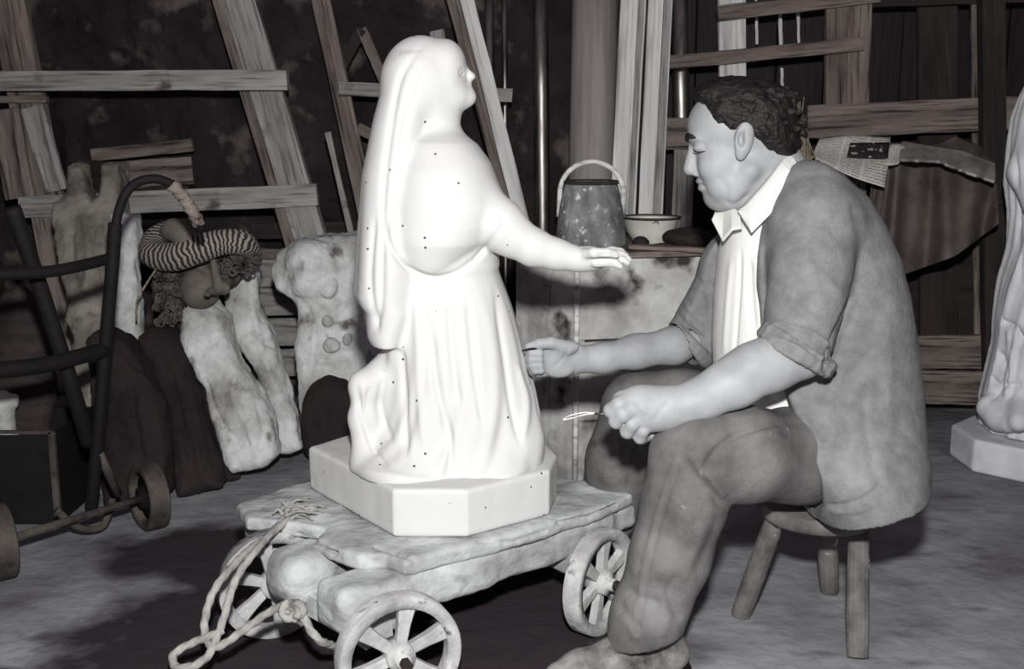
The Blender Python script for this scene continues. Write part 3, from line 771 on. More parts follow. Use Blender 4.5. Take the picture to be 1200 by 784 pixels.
# front beam and rear beam: rough squared logs
def rbox(p0, p1, hw, z0, z1, rnd):
    d = (p1-p0).normalized(); nn = Vector((-d.y, d.x, 0)); Ln = (p1-p0).length; mid = (p0+p1)/2
    def fn(x, y, z):
        X = np.abs((x-mid.x)*d.x+(y-mid.y)*d.y)-Ln/2+rnd; Y = np.abs((x-mid.x)*nn.x+(y-mid.y)*nn.y)-hw+rnd; Z = np.abs(z-(z0+z1)/2)-(z1-z0)/2+rnd
        return np.sqrt(np.maximum(X, 0)**2+np.maximum(Y, 0)**2+np.maximum(Z, 0)**2)+np.minimum(np.maximum(np.maximum(X, Y), Z), 0)-rnd
    e = hw+.02; lo = [min(p0.x, p1.x)-e, min(p0.y, p1.y)-e, z0]; hi = [max(p0.x, p1.x)+e, max(p0.y, p1.y)+e, z1]
    return fn, lo, hi
def beamh(name, segs, h=.006, amp=.007, f=11):
    LO = np.min([s_[1] for s_ in segs], 0)-.04; HI = np.max([s_[2] for s_ in segs], 0)+.04
    def go(s):
        for fn, lo, hi in segs: s.field(fn, lo, hi, .02)
    hull(name, go, LO, HI, h, amp, f)
beamh('front_beam', [rbox(cuv(-.055, .045, 0), cuv(.10, .045, 0), .058, .125, .222, .022), rbox(cuv(.05, .040, 0), cuv(.64, .045, 0), .045, .142, .222, .018), rbox(cuv(.5, .05, 0), cuv(.72, .06, 0), .04, .165, .222, .016)])
beamh('middle_beam', [rbox(cuv(-.075, .225, 0), cuv(.05, .225, 0), .072, .115, .226, .045), rbox(cuv(0, .22, 0), cuv(.6, .22, 0), .05, .14, .22, .02)])
beamh('rear_beam', [rbox(cuv(-.02, .45, 0), cuv(.56, .43, 0), .055, .135, .222, .02)])
# wheels
def wheel(c, n, R_, parent, ns=6, tw=.036):
    M = at(axes(n), c); rt = empty('wheel', Vector(c)-sum_loc(parent)); rt.parent = parent
    for k in ('label', 'category'):
        pass
    mb = MB(); w = tw/2
    mb.lathe(M, [(R_, -w), (R_, w), (R_*.97, w+.002), (R_*.80, w-.002), (R_*.79, w*.5), (R_*.79, -w*.5), (R_*.80, -w+.002), (R_*.97, -w-.002), (R_, -w)], 56); mb.build('rim', M_wheel, rt, smooth=True)
    for k in range(ns):
        a = 2*math.pi*k/ns+.35; d = Vector((math.cos(a), math.sin(a), 0)); t = Vector((-math.sin(a), math.cos(a), 0))
        p0 = M @ (d*R_*.16); p1 = M @ (d*R_*.83); z = M.to_3x3() @ Vector((0, 0, 1))
        Mf, Ln = frame(p0, p1, z); mb = MB()
        V = []; 
        for (xx, ww) in ((-Ln/2, .010), (0, .012), (Ln/2, .017)):
            for (yy, zz) in ((-1, -1), (1, -1), (1, 1), (-1, 1)): V.append(Mf @ Vector((xx, yy*ww, zz*.009)))
        F = [(i*4+j, i*4+(j+1) % 4, i*4+4+(j+1) % 4, i*4+4+j) for i in range(2) for j in range(4)]+[(3, 2, 1, 0), (8, 9, 10, 11)]
        F = [f[::-1] for f in F]
        mb.add(V, F); mb.build('spoke', M_wheel, rt, bevel=.003)
    mb = MB(); mb.lathe(M, [(.001, -w*1.3), (R_*.23, -w*1.3), (R_*.25, 0), (R_*.22, w*1.25), (R_*.12, w*1.5), (R_*.12, w*2.0), (.001, w*2.05)], 28); mb.build('hub', M_wheel, rt, smooth=True)
    mb = MB()
    nd = axes(n).to_3x3()
    mb.sweep([M @ Vector((0, 0, w*1.9)), M @ Vector((0, 0, w*3.0))], .011, n=6); mb.build('axle_nut', M_castdk, rt)
    return rt
RW = .115
c1 = Vector((-.205, 1.845, RW)); n1_ = Vector((.40, -.92, 0)); wheel(c1, n1_, RW, ct)
c2 = Vector((.185, 2.175, RW-.002)); n2_ = Vector((.80, -.60, 0)); wheel(c2, n2_, RW-.002, ct)
c3 = Vector((-.50, 2.16, RW)); wheel(c3, Vector((-.45, .89, 0)), RW, ct)
c4 = Vector((-.06, 2.50, RW)); wheel(c4, Vector((-.62, .78, 0)), RW, ct)
mb = MB(); mb.sweep([c1, c3], .014, n=12); mb.build('axle', M_iron, ct, smooth=False)
mb = MB(); mb.sweep([c2, c4], .014, n=12); mb.build('axle', M_iron, ct, smooth=False)
for (p, q) in ((c1, c3), (c2, c4)):
    m_ = (p+q)/2; d = (q-p).normalized(); a = p+d*.06; b = q-d*.06
    Mf, Ln = frame(Vector((a.x, a.y, .135)), Vector((b.x, b.y, .135)), (0, 0, 1)); mb = MB(); mb.box(Mf, (Ln, .06, .05), nu=4, jit=.002, bev=.004); mb.build('bolster', M_plank, ct)

# ================================================================== rope hung from the cart's end
M_rope = mat('pale_rope', col(176,174,168), col(120,116,110), scale=30, bump=.4, bscale=120, bdist=.002, lo=.3, hi=.7)
def wp(px, py, Y): return W(px, py, Y)
rp = MB()
def rope(pts, r=.0075): rp.sweep(pts, r, n=12, lobes=3, lamp=.16, tw=230, sub=12)
rope([wp(352, 597, 2.22), wp(322, 622, 2.13), wp(284, 652, 2.02), wp(252, 690, 1.97), wp(240, 728, 1.93), wp(243, 752, 1.90), wp(258, 757, 1.885), wp(290, 735, 1.90), wp(318, 716, 1.91), wp(342, 707, 1.885), wp(352, 712, 1.875)])
rope([wp(330, 612, 2.18), wp(300, 645, 2.03), wp(276, 680, 1.97), wp(262, 725, 1.92), wp(252, 752, 1.895), wp(244, 768, 1.875), wp(228, 780, 1.86), wp(207, 782, 1.865), wp(203, 768, 1.89), wp(220, 756, 1.90), wp(245, 746, 1.90), wp(262, 738, 1.91)])
rope([wp(352, 712, 1.875), wp(362, 735, 1.865), wp(374, 750, 1.86), wp(388, 756, 1.90), wp(400, 760, 1.95)])
ro = rp.build('rope', M_rope, smooth=True, label='pale twisted rope looped from the left end of the cart down to the floor', cat='rope')
# knot and frayed end as parts
kn = MB()
for k in range(3):
    kn.sweep([wp(338+math.cos(t)*7+k*5, 716+math.sin(t)*9, 1.875-.012*math.sin(t+k)) for t in [i*2*math.pi/14+k for i in range(15)]], .0075, n=10, lobes=3, lamp=.16, tw=230)
o = kn.build('knot', M_rope, ro, smooth=True)
fz = MB()
for k in range(110):
    a = wp(338+random.gauss(0, 5), 606+random.gauss(0, 4), 2.20+random.gauss(0, .012)); b = a+Vector((random.gauss(.03, .022), random.gauss(.01, .02), abs(random.gauss(.004, .006))))
    m_ = (a+b)/2+Vector((random.gauss(0, .006), 0, random.uniform(.004, .016))); fz.sweep([a, m_, b], [.0036, .0034, .0018], n=6, sub=3)
fz.build('frayed_end', M_rope, ro, smooth=True)

# ================================================================== sack truck at the left edge
tk = empty('hand_truck', (-1.08, 2.65, 0), 'black iron two-wheeled hand truck with a hooped handle at the left edge', 'hand truck')
def tube(name, pts, r, m=M_iron, parent=tk, sub=8, n=12, **kw):
    mb = MB(); mb.sweep(pts, r, n=n, sub=sub); return mb.build(name, m, parent, smooth=True, **kw)
WT2 = Vector((-.965, 2.79, .088)); WT1 = Vector((-1.215, 2.46, .088)); ax = (WT2-WT1).normalized()
tube('upright', [wp(107, 596, 2.72), wp(114, 520, 2.70), wp(124, 400, 2.68), wp(131, 320, 2.66), wp(135, 262, 2.65)], .0165)
tube('handle_hoop', [wp(134, 275, 2.65), wp(139, 248, 2.65), wp(148, 226, 2.66), wp(163, 213, 2.68), wp(185, 210, 2.70), wp(205, 219, 2.72), wp(219, 236, 2.74), wp(229, 254, 2.76), wp(236, 268, 2.78)], .0115)
wr = MB(); wr.sweep([wp(200, 216, 2.715), wp(209, 224, 2.725), wp(219, 237, 2.74), wp(228, 252, 2.76), wp(233, 262, 2.775)], .0155, n=12, lobes=3, lamp=.14, tw=260, sub=10); wr.build('rope_grip', M_brown, tk, smooth=True)
tube('upright', [wp(-60, 650, 2.42), wp(-48, 520, 2.40), wp(-30, 400, 2.38), wp(-18, 255, 2.35)], .0165)
tube('cross_bar', [wp(-25, 322, 2.37), wp(60, 318, 2.5), wp(129, 303, 2.66)], .014)
tube('cross_bar', [wp(-30, 436, 2.39), wp(50, 428, 2.52), wp(122, 410, 2.68)], .020)
tube('brace', [wp(14, 243, 2.50), wp(48, 340, 2.56), wp(84, 452, 2.62), wp(104, 520, 2.70)], .019)
tube('axle', [WT1, WT2], .010, M_rubber, sub=0)
tube('stay', [wp(116, 530, 2.70), wp(138, 580, 2.77)], .011, M_rubber, sub=0)
tube('foot_loop', [wp(66, 598, 2.62), wp(92, 618, 2.66), wp(118, 618, 2.72), wp(128, 600, 2.76), wp(132, 584, 2.77)], .009, M_rubber)
def tyre(c, n, R_):
    rt = empty('wheel', Vector(c)-sum_loc(tk)); rt.parent = tk; M = at(axes(n), c); w = .023
    mb = MB(); mb.lathe(M, [(R_, -w), (R_*1.01, 0), (R_, w), (R_*.95, w*1.15), (R_*.74, w*1.1), (R_*.72, w*.6), (R_*.72, -w*.6), (R_*.74, -w*1.1), (R_*.95, -w*1.15), (R_, -w)], 48); mb.build('tyre', M_rubber, rt, smooth=True)
    mb = MB(); mb.lathe(M, [(.001, -w*.3), (R_*.73, -w*.3), (R_*.73, w*.3), (R_*.4, w*.1), (R_*.3, w*1.2), (.001, w*1.3)], 40); mb.build('disc', M_iron, rt, smooth=True)
tyre(WT1, (-.78, -.62, 0), .090); tyre(WT2, (-.78, -.62, 0), .090)

# iron box behind the truck
ib = empty('iron_box', wp(30, 600, 2.85), 'dark open iron-edged box low behind the hand truck', 'box'); ib.location.z = 0
x0, x1 = wp(-50, 520, 2.75).x, wp(72, 520, 2.85).x; zt_, y0_, y1_ = wp(70, 497, 2.8).z, 2.80, 3.1
for nm, ce, d in (('front_panel', ((x0+x1)/2, y0_, zt_/2-.01), (x1-x0-.02, .006, zt_-.04)), ('side_panel', (x1-.01, (y0_+y1_)/2, zt_/2-.01), (.006, y1_-y0_, zt_-.04)), ('side_panel', (x0, (y0_+y1_)/2, zt_/2-.01), (.006, y1_-y0_, zt_-.04)), ('back_panel', ((x0+x1)/2, y1_, zt_/2-.01), (x1-x0, .006, zt_-.04))):
    mb = MB(); mb.box(Matrix.Translation(ce), d, bev=.001); mb.build(nm, M_iron, ib)
mb = MB(); mb.box(Matrix.Translation(((x0+x1)/2, y0_-.006, zt_-.02)), (x1-x0, .012, .008)); mb.build('top_edge', M_rubber, ib)
mb = MB(); mb.box(Matrix.Translation((x1, y0_-.006, zt_/2-.01)), (.016, .012, zt_-.02)); mb.build('corner_edge', M_rubber, ib)
mb = MB(); mb.box(Matrix.Translation(((x0+x1)/2, (y0_+y1_)/2, .012)), (x1-x0, y1_-y0_, .01)); mb.build('bottom_panel', M_iron, ib)
# ================================================================== old plaster pieces and logs leaning along the left
def piece(name, rings, m, h=.007, amp=.008, f=12, seed=1, k=.03, flat=None, extra=None, lines=None, sm=1, **kw):
    """rings: list of chains [(px, py, Y, r_px)]"""
    P_ = [[(W(a, b, c), R(r, c)) for a, b, c, r in ch_] for ch_ in rings]
    al = [p for ch_ in P_ for p in ch_]
    lo = [min(p[0][i]-p[1] for p in al)-.04 for i in range(3)]; hi = [max(p[0][i]+p[1] for p in al)+.04 for i in range(3)]
    s = Sculpt(lo, hi, h)
    for ch_ in P_: s.chain([p[0] for p in ch_], [p[1] for p in ch_], k, flat=flat)
    if extra: extra(s)
    V, Q = s.mesh(sm); V = bumpy(V, Q, amp, f, seed, 3)
    if lines: V = relief(V, Q, lines)
    V[:, 2] = np.maximum(V[:, 2], .001)
    return mesh_obj(name, V, Q, m, None, True, **kw)
fl_y = ((0, 1, .2), 1.5)
def slab(name, outline, Yb, Yt, th, m, seed=1, amp=.008, f=13, rnd=.022, h=.006, lines=None, extra=None, bulge=.012, **kw):
    """a leaning piece with its own outline, thickness and rounded edges"""
    ys = [q[1] for q in outline]; ya, yb = min(ys), max(ys)
    zt_, zb_ = W(0, ya, Yt).z, max(W(0, yb, Yb).z, 0.0)
    YY = lambda z: Yb+(Yt-Yb)*(z-zb_)/(zt_-zb_)
    def onp(px, py):
        Y = Yb
        for _ in range(12): Y = YY(W(px, py, Y).z)
        return W(px, py, Y)
    P3 = [onp(*q) for q in outline]; P_ = np.array([(p.x, p.z) for p in P3]); n = len(P_)
    sl = (Yt-Yb)/(zt_-zb_); cl = 1/math.sqrt(1+sl*sl)
    def fn(x, y, z):
        x_, z_ = np.broadcast_arrays(x+0*z, z+0*x); x_ = x_+vnoise(x_*1.0, 0*x_, z_*1.0, 16, seed)*.008; d = np.full(x_.shape, 1e9); sgn = np.ones(x_.shape)
        for i in range(n):
            ax, ay = P_[i]; bx, by = P_[(i+1) % n]; ex, ey = bx-ax, by-ay; wx, wy = x_-ax, z_-ay
            t = np.clip((wx*ex+wy*ey)/(ex*ex+ey*ey), 0, 1); d = np.minimum(d, (wx-ex*t)**2+(wy-ey*t)**2)
            c1 = z_ >= ay; c2 = z_ < by; c3 = ex*wy > ey*wx; sgn = np.where((c1 & c2 & c3) | (~c1 & ~c2 & ~c3), -sgn, sgn)
        d = np.sqrt(d)*sgn; thick = th/2+bulge*np.clip(-d/.05, 0, 1)
        d = d+rnd; dt = np.abs((y-(Yb+sl*(z-zb_)))*cl)-thick+rnd
        return np.sqrt(np.maximum(d, 0)**2+np.maximum(dt, 0)**2)+np.minimum(np.maximum(d, dt), 0)-rnd
    lo = [P_[:, 0].min()-.03, min(Yb, Yt)-th-.02, P_[:, 1].min()-.03]; hi = [P_[:, 0].max()+.03, max(Yb, Yt)+th+.02, P_[:, 1].max()+.03]
    s = Sculpt(lo, hi, h); s.field(fn, [q+.02 for q in lo], [q-.02 for q in hi], 0)
    if extra: extra(s)
    V, Q = s.mesh(1); V = bumpy(V, Q, amp, f, seed, 4)
    if lines: V = relief(V, Q, lines)
    V[:, 2] = np.maximum(V[:, 2], .001)
    return mesh_obj(name, V, Q, m, None, True, **kw)
slab('plaster_cast', [(82,192),(105,192),(106,225),(114,236),(123,226),(124,190),(147,190),(148,232),(146,262),(130,275),(128,340),(126,372),(134,420),(146,470),(152,578),(118,582),(104,500),(88,412),(92,395),(80,372),(86,350),(74,310),(64,262),(66,235),(84,225)], 3.12, 3.66, .09, M_yel, 2, rnd=.016, label='old blotched plaster cast with two prongs on top, leaning behind the hand truck', cat='plaster cast',
     lines=[([(96,240),(104,300),(98,360)], 5, .010), ([(84,260),(84,300),(92,340)], 4, -.010), ([(118,250),(114,300),(118,360)], 4, -.010)])
slab('plaster_cast', [(132,250),(163,250),(166,300),(164,370),(170,400),(182,445),(178,470),(188,560),(170,572),(158,460),(146,420),(136,360)], 3.14, 3.52, .07, M_cast, 4, rnd=.018, label='narrow pale plaster limb tapering to a point between hand truck and dark logs', cat='plaster cast')
LG = 'dark stained logs leaning behind the hand truck'
slab('log', [(106,395),(122,385),(150,398),(168,420),(184,446),(196,470),(206,578),(128,592),(122,545),(112,460)], 3.0, 3.16, .10, M_castdk, 5, rnd=.02, label='dark log with a sloping sawn top right beside the upright of the hand truck', cat='log', group=LG, lines=[([(128,396),(150,430),(182,450)], 2.5, .006), ([(150,440),(160,500),(172,570)], 4, -.008)])
slab('log', [(168,392),(185,382),(206,384),(222,420),(240,490),(266,566),(212,580),(196,500),(176,440)], 3.08, 3.26, .11, M_castdk, 6, rnd=.03, label='dark round-topped log pressed against the paler pair of plaster legs', cat='log', group=LG, lines=[([(206,390),(222,450),(246,560)], 3, .010), ([(190,400),(210,480),(232,570)], 4, -.008)])
slab('log', [(205,360),(228,352),(238,400),(262,480),(285,556),(262,568),(240,520),(215,430)], 3.20, 3.40, .07, M_castdk, 7, rnd=.02, label='slim dark log half hidden between the round-topped log and the pale plaster legs', cat='log', group=LG)
slab('plaster_cast', [(214,362),(232,348),(252,352),(266,372),(285,420),(305,460),(322,490),(327,530),(310,545),(272,553),(262,520),(250,480),(232,430),(215,395)], 3.16, 3.34, .10, M_cast, 8, rnd=.03, label='thick pale plaster leg with a broad foot, left one of the pair', cat='plaster cast',
     lines=[([(240,440),(252,480),(262,505)], 2, -.008), ([(282,430),(272,460),(290,500),(300,530)], 4, .008), ([(255,470),(262,500),(282,520)], 5, -.008), ([(300,470),(308,500),(304,530)], 3, -.008)])
slab('plaster_cast', [(262,330),(280,318),(302,316),(306,350),(322,400),(335,440),(348,490),(355,522),(340,531),(326,530),(318,480),(300,440),(278,400),(266,372)], 3.30, 3.48, .08, M_cast, 9, rnd=.022, label='slimmer pale plaster leg, right one of the pair beside the knobbed mould', cat='plaster cast', lines=[([(290,340),(300,380),(310,420),(330,470)], 4, .008), ([(300,400),(318,404),(326,410)], 3, -.008)])
def knobs(s):
    for (x, y, r) in ((352, 336, 7), (386, 338, 8), (350, 306, 5), (372, 306, 5), (407, 396, 6), (384, 378, 6), (388, 404, 9)):
        Y = 3.36+(540-y)/264*.20; s.ell(W(x, y, Y-.082), (R(r*1.15, 3.4), .026, R(r*1.3, 3.4)), .006)
    s.ell(W(364, 318, 3.47), (R(32, 3.4), .065, R(38, 3.4)), .02)
slab('plaster_mould', [(322,318),(326,296),(346,282),(380,276),(445,272),(450,480),(436,541),(380,546),(362,530),(356,500),(352,460),(350,400),(352,370),(344,350),(328,338)], 3.36, 3.56, .11, M_cast, 12, rnd=.028, extra=knobs, label='rounded grey plaster mould studded with knobs, leaning behind the kneeling figure', cat='mould',
      lines=[([(350,350),(365,372),(368,410),(360,450)], 4, -.010), ([(405,345),(400,372),(415,410),(425,440)], 4, -.008), ([(372,350),(385,362),(398,352)], 3, .008), ([(375,400),(372,420),(390,424),(410,418)], 3, .008)])
slab('dark_lump', [(352,500),(354,470),(366,450),(385,442),(405,446),(425,458),(436,480),(436,528),(400,534),(366,530),(356,520)], 3.22, 3.28, .08, M_castdk, 15, rnd=.03, label='dark stained rounded lump on the floor against the foot of the knobbed mould', cat='stone')
# dark wedge shaped stone at the left, light scrap
piece('stone_slab', [[(20, 360, 3.2, 24), (30, 410, 3.16, 34), (22, 470, 3.10, 40), (20, 560, 3.05, 40)]], M_dkwood, label='brownish stone slab behind the crossbars at the far left', cat='stone', seed=13, flat=((0, 1, 0), 2))
piece('plaster_scrap', [[(4, 470, 2.98, 14), (14, 468, 2.98, 8)], [(4, 480, 2.98, 12), (8, 560, 2.98, 26), (10, 610, 2.94, 22)]], M_cast, label='small white plaster scrap propped inside the iron box at the left edge', cat='plaster', seed=14)

# ================================================================== striped turban roll, ringlets and a carved face fragment
M_str = bpy.data.materials.new('striped_cloth'); M_str.use_nodes = True
nt = M_str.node_tree; N = nt.nodes; L = nt.links; b = N['Principled BSDF']; b.inputs['Roughness'].default_value = .9
uvn = N.new('ShaderNodeUVMap'); nz = N.new('ShaderNodeTexNoise'); nz.inputs['Scale'].default_value = 9; L.new(uvn.outputs[0], nz.inputs['Vector'])
sx = N.new('ShaderNodeSeparateXYZ'); L.new(uvn.outputs[0], sx.inputs[0])
def mt2(op, a, b_=None):
    n = N.new('ShaderNodeMath'); n.operation = op
    for i, v in enumerate((a, b_)):
        if v is None: continue
        if isinstance(v, (int, float)): n.inputs[i].default_value = v
        else: L.new(v, n.inputs[i])
    return n.outputs[0]
ph = mt2('ADD', mt2('MULTIPLY', sx.outputs[0], 44*6.283), mt2('ADD', mt2('MULTIPLY', mt2('SINE', mt2('MULTIPLY', sx.outputs[1], 6.283)), 1.6), mt2('MULTIPLY', nz.outputs[0], 11)))
mr = N.new('ShaderNodeMapRange'); mr.inputs['From Min'].default_value = -.25; mr.inputs['From Max'].default_value = .35; L.new(mt2('SINE', ph), mr.inputs[0])
mx = N.new('ShaderNodeMix'); mx.data_type = 'RGBA'; L.new(mr.outputs[0], mx.inputs[0]); mx.inputs[6].default_value = col(44,35,34); mx.inputs[7].default_value = col(150,140,128); L.new(mx.outputs[2], b.inputs['Base Color'])
M_curl = mat('dark_ringlets', col(112,102,94), col(36,28,28), scale=26, bump=.6, bscale=60, lo=.35, hi=.7)
M_face = mat('carved_face_plaster', col(120,112,102), col(60,52,48), scale=8, bump=.3, lo=.3, hi=.7)
tf = empty('turbaned_head', W(232, 350, 3.35), 'carved head with a zebra-striped cloth roll and dark ringlets, above the plaster legs', 'carved head')
tf.location.z = W(232, 352, 3.3).z
def uvsweep(name, pts, rad, m, parent, n=20, sub=10):
    pts, rad = crom([Vector(p) for p in pts], rad, sub); mb = MB(); mb.sweep(pts, rad, n=n)
    o = mb.build(name, m, parent, smooth=True); uv = o.data.uv_layers.new(name='UVMap'); M_ = len(pts)
    for f in o.data.polygons:
        vs = list(f.vertices); js = [v % n for v in vs]; wrap = (0 in js and n-1 in js)
        for li, v in zip(f.loop_indices, vs):
            i, j = divmod(v, n); uv.data[li].uv = (i/(M_-1), (1.0 if (wrap and j == 0) else j/n))
    return o
uvsweep('striped_roll', [W(205, 264, 3.36), W(183, 278, 3.30), W(180, 297, 3.24), W(204, 301, 3.20), W(232, 292, 3.19), W(260, 284, 3.20), W(284, 285, 3.22), W(297, 298, 3.28), W(300, 310, 3.34)], [R(8, 3.3), R(13, 3.3), R(16, 3.3), R(17, 3.2), R(17, 3.2), R(15, 3.2), R(15, 3.2), R(10, 3.3), R(6, 3.3)], M_str, tf)
uvsweep('striped_roll', [W(196, 276, 3.30), W(204, 270, 3.25), W(216, 279, 3.20), W(226, 292, 3.17), ], [R(10, 3.3), R(14, 3.3), R(12, 3.2), R(6, 3.2)], M_str, tf)
def curls(n, xs, ys, Y):
    mb = MB()
    for k in range(n):
        x, y = random.uniform(*xs), random.uniform(*ys); c = W(x, y, Y+random.uniform(-.02, .02)); r = random.uniform(.008, .013); a0 = random.uniform(0, 6)
        t = random.uniform(-.5, .5)
        mb.sweep([c+Vector((r*math.cos(a0+q*.9), -.004*q*.3+t*r*math.sin(a0+q*.9), r*math.sin(a0+q*.9)-.001*q)) for q in range(9)], .0038, n=6)
    return mb
cm = curls(70, (184, 216), (312, 378), 3.27); cm2 = curls(34, (252, 300), (298, 320), 3.25); cm2.build('ringlets', M_curl, tf, smooth=True)
cm.build('ringlets', M_curl, tf, smooth=True)
s = Sculpt([W(165, 260, 3.3).x, 3.12, W(200, 405, 3.3).z], [W(320, 300, 3.3).x, 3.52, W(200, 255, 3.3).z], .005)
s.ell(W(205, 340, 3.36), (.065, .08, .10), .02); s.ell(W(240, 320, 3.33), (.12, .07, .055), .02)
V, Q = s.mesh(1); V = bumpy(V, Q, .008, 30, 3); mesh_obj('head_core', V, Q, M_curl, tf)
s = Sculpt([W(200, 300, 3.2).x, 3.08, W(200, 372, 3.2).z], [W(275, 300, 3.2).x, 3.42, W(200, 295, 3.2).z], .004)
s.ell(W(234, 338, 3.29), (R(24, 3.25), .06, R(26, 3.25)), .01); s.cone(W(250, 306, 3.22), W(256, 338, 3.18), .010, .016, .02); s.ell(W(250, 341, 3.19), (.022, .020, .012), .01); s.ell(W(262, 338, 3.20), (.02, .02, .02), .01)
s.ell(W(243, 345, 3.155), (.011, .011, .008), .004); s.ell(W(226, 330, 3.22), (.02, .02, .01), .01, 's')
V, Q = s.mesh(1); mesh_obj('face', V, Q, M_face, tf)
s = MB(); s.sweep([W(184, 314, 3.2), W(172, 332, 3.2), W(161, 352, 3.2), W(160, 376, 3.22)], .003, n=6, sub=6); s.build('straw_stalk', M_straw, smooth=True, label='single pale straw stalk curving down beside the dark ringlets', cat='straw')
# ================================================================== the white kneeling figure
def interp_rows(ys, Lp, Rp, Yc, ry, dy=0.0):
    """rows for a loft from side outlines; Lp/Rp lists of (x, y) down the outline; ry list of (y, depth radius)"""
    rows = []
    ly = [p[1] for p in Lp]; lx = [p[0] for p in Lp]; ryy = [p[1] for p in Rp]; rx = [p[0] for p in Rp]; dy_ = [p[0] for p in ry]; dv = [p[1] for p in ry]; dc = [p[2] if len(p) > 2 else 0 for p in ry]
    for y in ys:
        l = float(np.interp(y, ly, lx)); r = float(np.interp(y, ryy, rx)); yc = Yc+float(np.interp(y, dy_, dc))
        a = W(l, y, yc); b_ = W(r, y, yc)
        rows.append((a.z, (a.x+b_.x)/2, yc, (b_.x-a.x)/2, float(np.interp(y, dy_, dv))))
    return rows
M_white = mat('fresh_white_plaster', (.60,.60,.58,1), (.565,.565,.55,1), scale=9, bump=.05, bscale=60, rough=.75, lo=.2, hi=.5)
def add_pits(m, sc=38, th=.10, c=col(70,66,62), dens=.68):
    nt = m.node_tree; N = nt.nodes; L = nt.links; b = N[m['bsdf']]
    vo = N.new('ShaderNodeTexVoronoi'); vo.inputs['Scale'].default_value = sc; tc = N.new('ShaderNodeTexCoord'); L.new(tc.outputs['Object'], vo.inputs['Vector'])
    lt = N.new('ShaderNodeMath'); lt.operation = 'LESS_THAN'; lt.inputs[1].default_value = th; L.new(vo.outputs['Distance'], lt.inputs[0])
    sp_ = N.new('ShaderNodeSeparateColor'); L.new(vo.outputs['Color'], sp_.inputs[0])
    gt = N.new('ShaderNodeMath'); gt.operation = 'GREATER_THAN'; gt.inputs[1].default_value = dens; L.new(sp_.outputs[0], gt.inputs[0])
    mu = N.new('ShaderNodeMath'); mu.operation = 'MULTIPLY'; L.new(lt.outputs[0], mu.inputs[0]); L.new(gt.outputs[0], mu.inputs[1])
    src = b.inputs['Base Color'].links[0].from_socket; mx = N.new('ShaderNodeMix'); mx.data_type = 'RGBA'; L.new(mu.outputs[0], mx.inputs[0]); L.new(src, mx.inputs[6]); mx.inputs[7].default_value = c; L.new(mx.outputs[2], b.inputs['Base Color'])
add_pits(M_white, 42, .11)
BT, BB = .352, .252
stt = empty('kneeling_statue', (-.17, 2.33, BB), 'bright white plaster kneeling veiled woman reaching out one hand, mounted on the cart', 'statue')
octo = [(-.453,2.36),(-.234,2.066),(-.088,2.062),(.0785,2.19),(.098,2.30),(.06,2.48),(-.05,2.57),(-.25,2.57),(-.374,2.47)]
fn, lo, hi = poly_field(octo, BB, BT, .008)
s = Sculpt([lo[0]-.03, lo[1]-.03, lo[2]-.03], [hi[0]+.03, hi[1]+.03, hi[2]+.03], .004); s.field(fn, lo, hi, 0); V, Q = s.mesh(1); V = bumpy(V, Q, .0012, 14, 2)
mesh_obj('base', V, Q, M_white, stt)

YS = 2.33
s = Sculpt([-.46, 2.0, BT-.02], [.32, 2.66, 1.30], .0038)
def fold1(a, z):
    k = np.clip((.78-z)/.4, 0, 1)
    ph = a+.25*np.sin(z*7)
    return k*(.020*np.sin(9*ph+.6)+.014*np.sin(17*ph+2)+.010*np.sin(29*ph+1+3*z))
# skirt
skL = [(452,285),(447,330),(446,400),(447,430),(444,470),(436,510),(424,556),(418,590)]
skR = [(578,285),(584,316),(596,348),(601,362),(612,402),(619,432),(625,452),(632,490),(632,512),(626,540),(612,590)]
s.loft(interp_rows(range(285, 596, 10), skL, skR, YS, [(285,.105),(350,.13),(450,.165),(520,.19),(560,.20),(600,.205)]), k=.0, n=2.3, fold=fold1)
s.ell((W(480, 552, YS).x, YS-.03, BT+.0), (.12, .20, .05), .05)
s.ell((W(590, 552, YS).x, YS-.02, BT+.0), (.075, .17, .045), .05)
# foot and lower leg folded back under the drape (left)
s.chain([W(428, 450, YS-.10), W(424, 490, YS-.10), W(428, 540, YS-.11)], [R(14, 2.25), R(13, 2.25), R(15, 2.25)], .03)
s.chain([W(446, 445, YS+.02), W(438, 500, YS+.03), W(436, 560, YS+.03)], [R(22, 2.3), R(20, 2.3), R(20, 2.3)], .03)
s.chain([W(424, 452, YS-.10), W(450, 440, YS-.06), W(480, 440, YS-.02)], [R(14, 2.25), R(18, 2.25), R(20, 2.25)], .03)
# knee thrusting forward low on the right
s.chain([W(600, 470, YS-.06), W(606, 515, YS-.08), W(600, 560, YS-.08)], [R(20, 2.25), R(25, 2.25), R(28, 2.25)], .04)
# torso
toL = [(500,140),(482,160),(470,180),(462,240),(455,300)]; toR = [(526,140),(538,152),(560,169),(574,189),(588,226),(591,242),(586,270),(580,300)]
s.loft(interp_rows(range(145, 306, 8), toL, toR, YS, [(145,.03),(160,.075),(190,.115),(240,.125),(300,.11)]), k=.03, n=2.1)
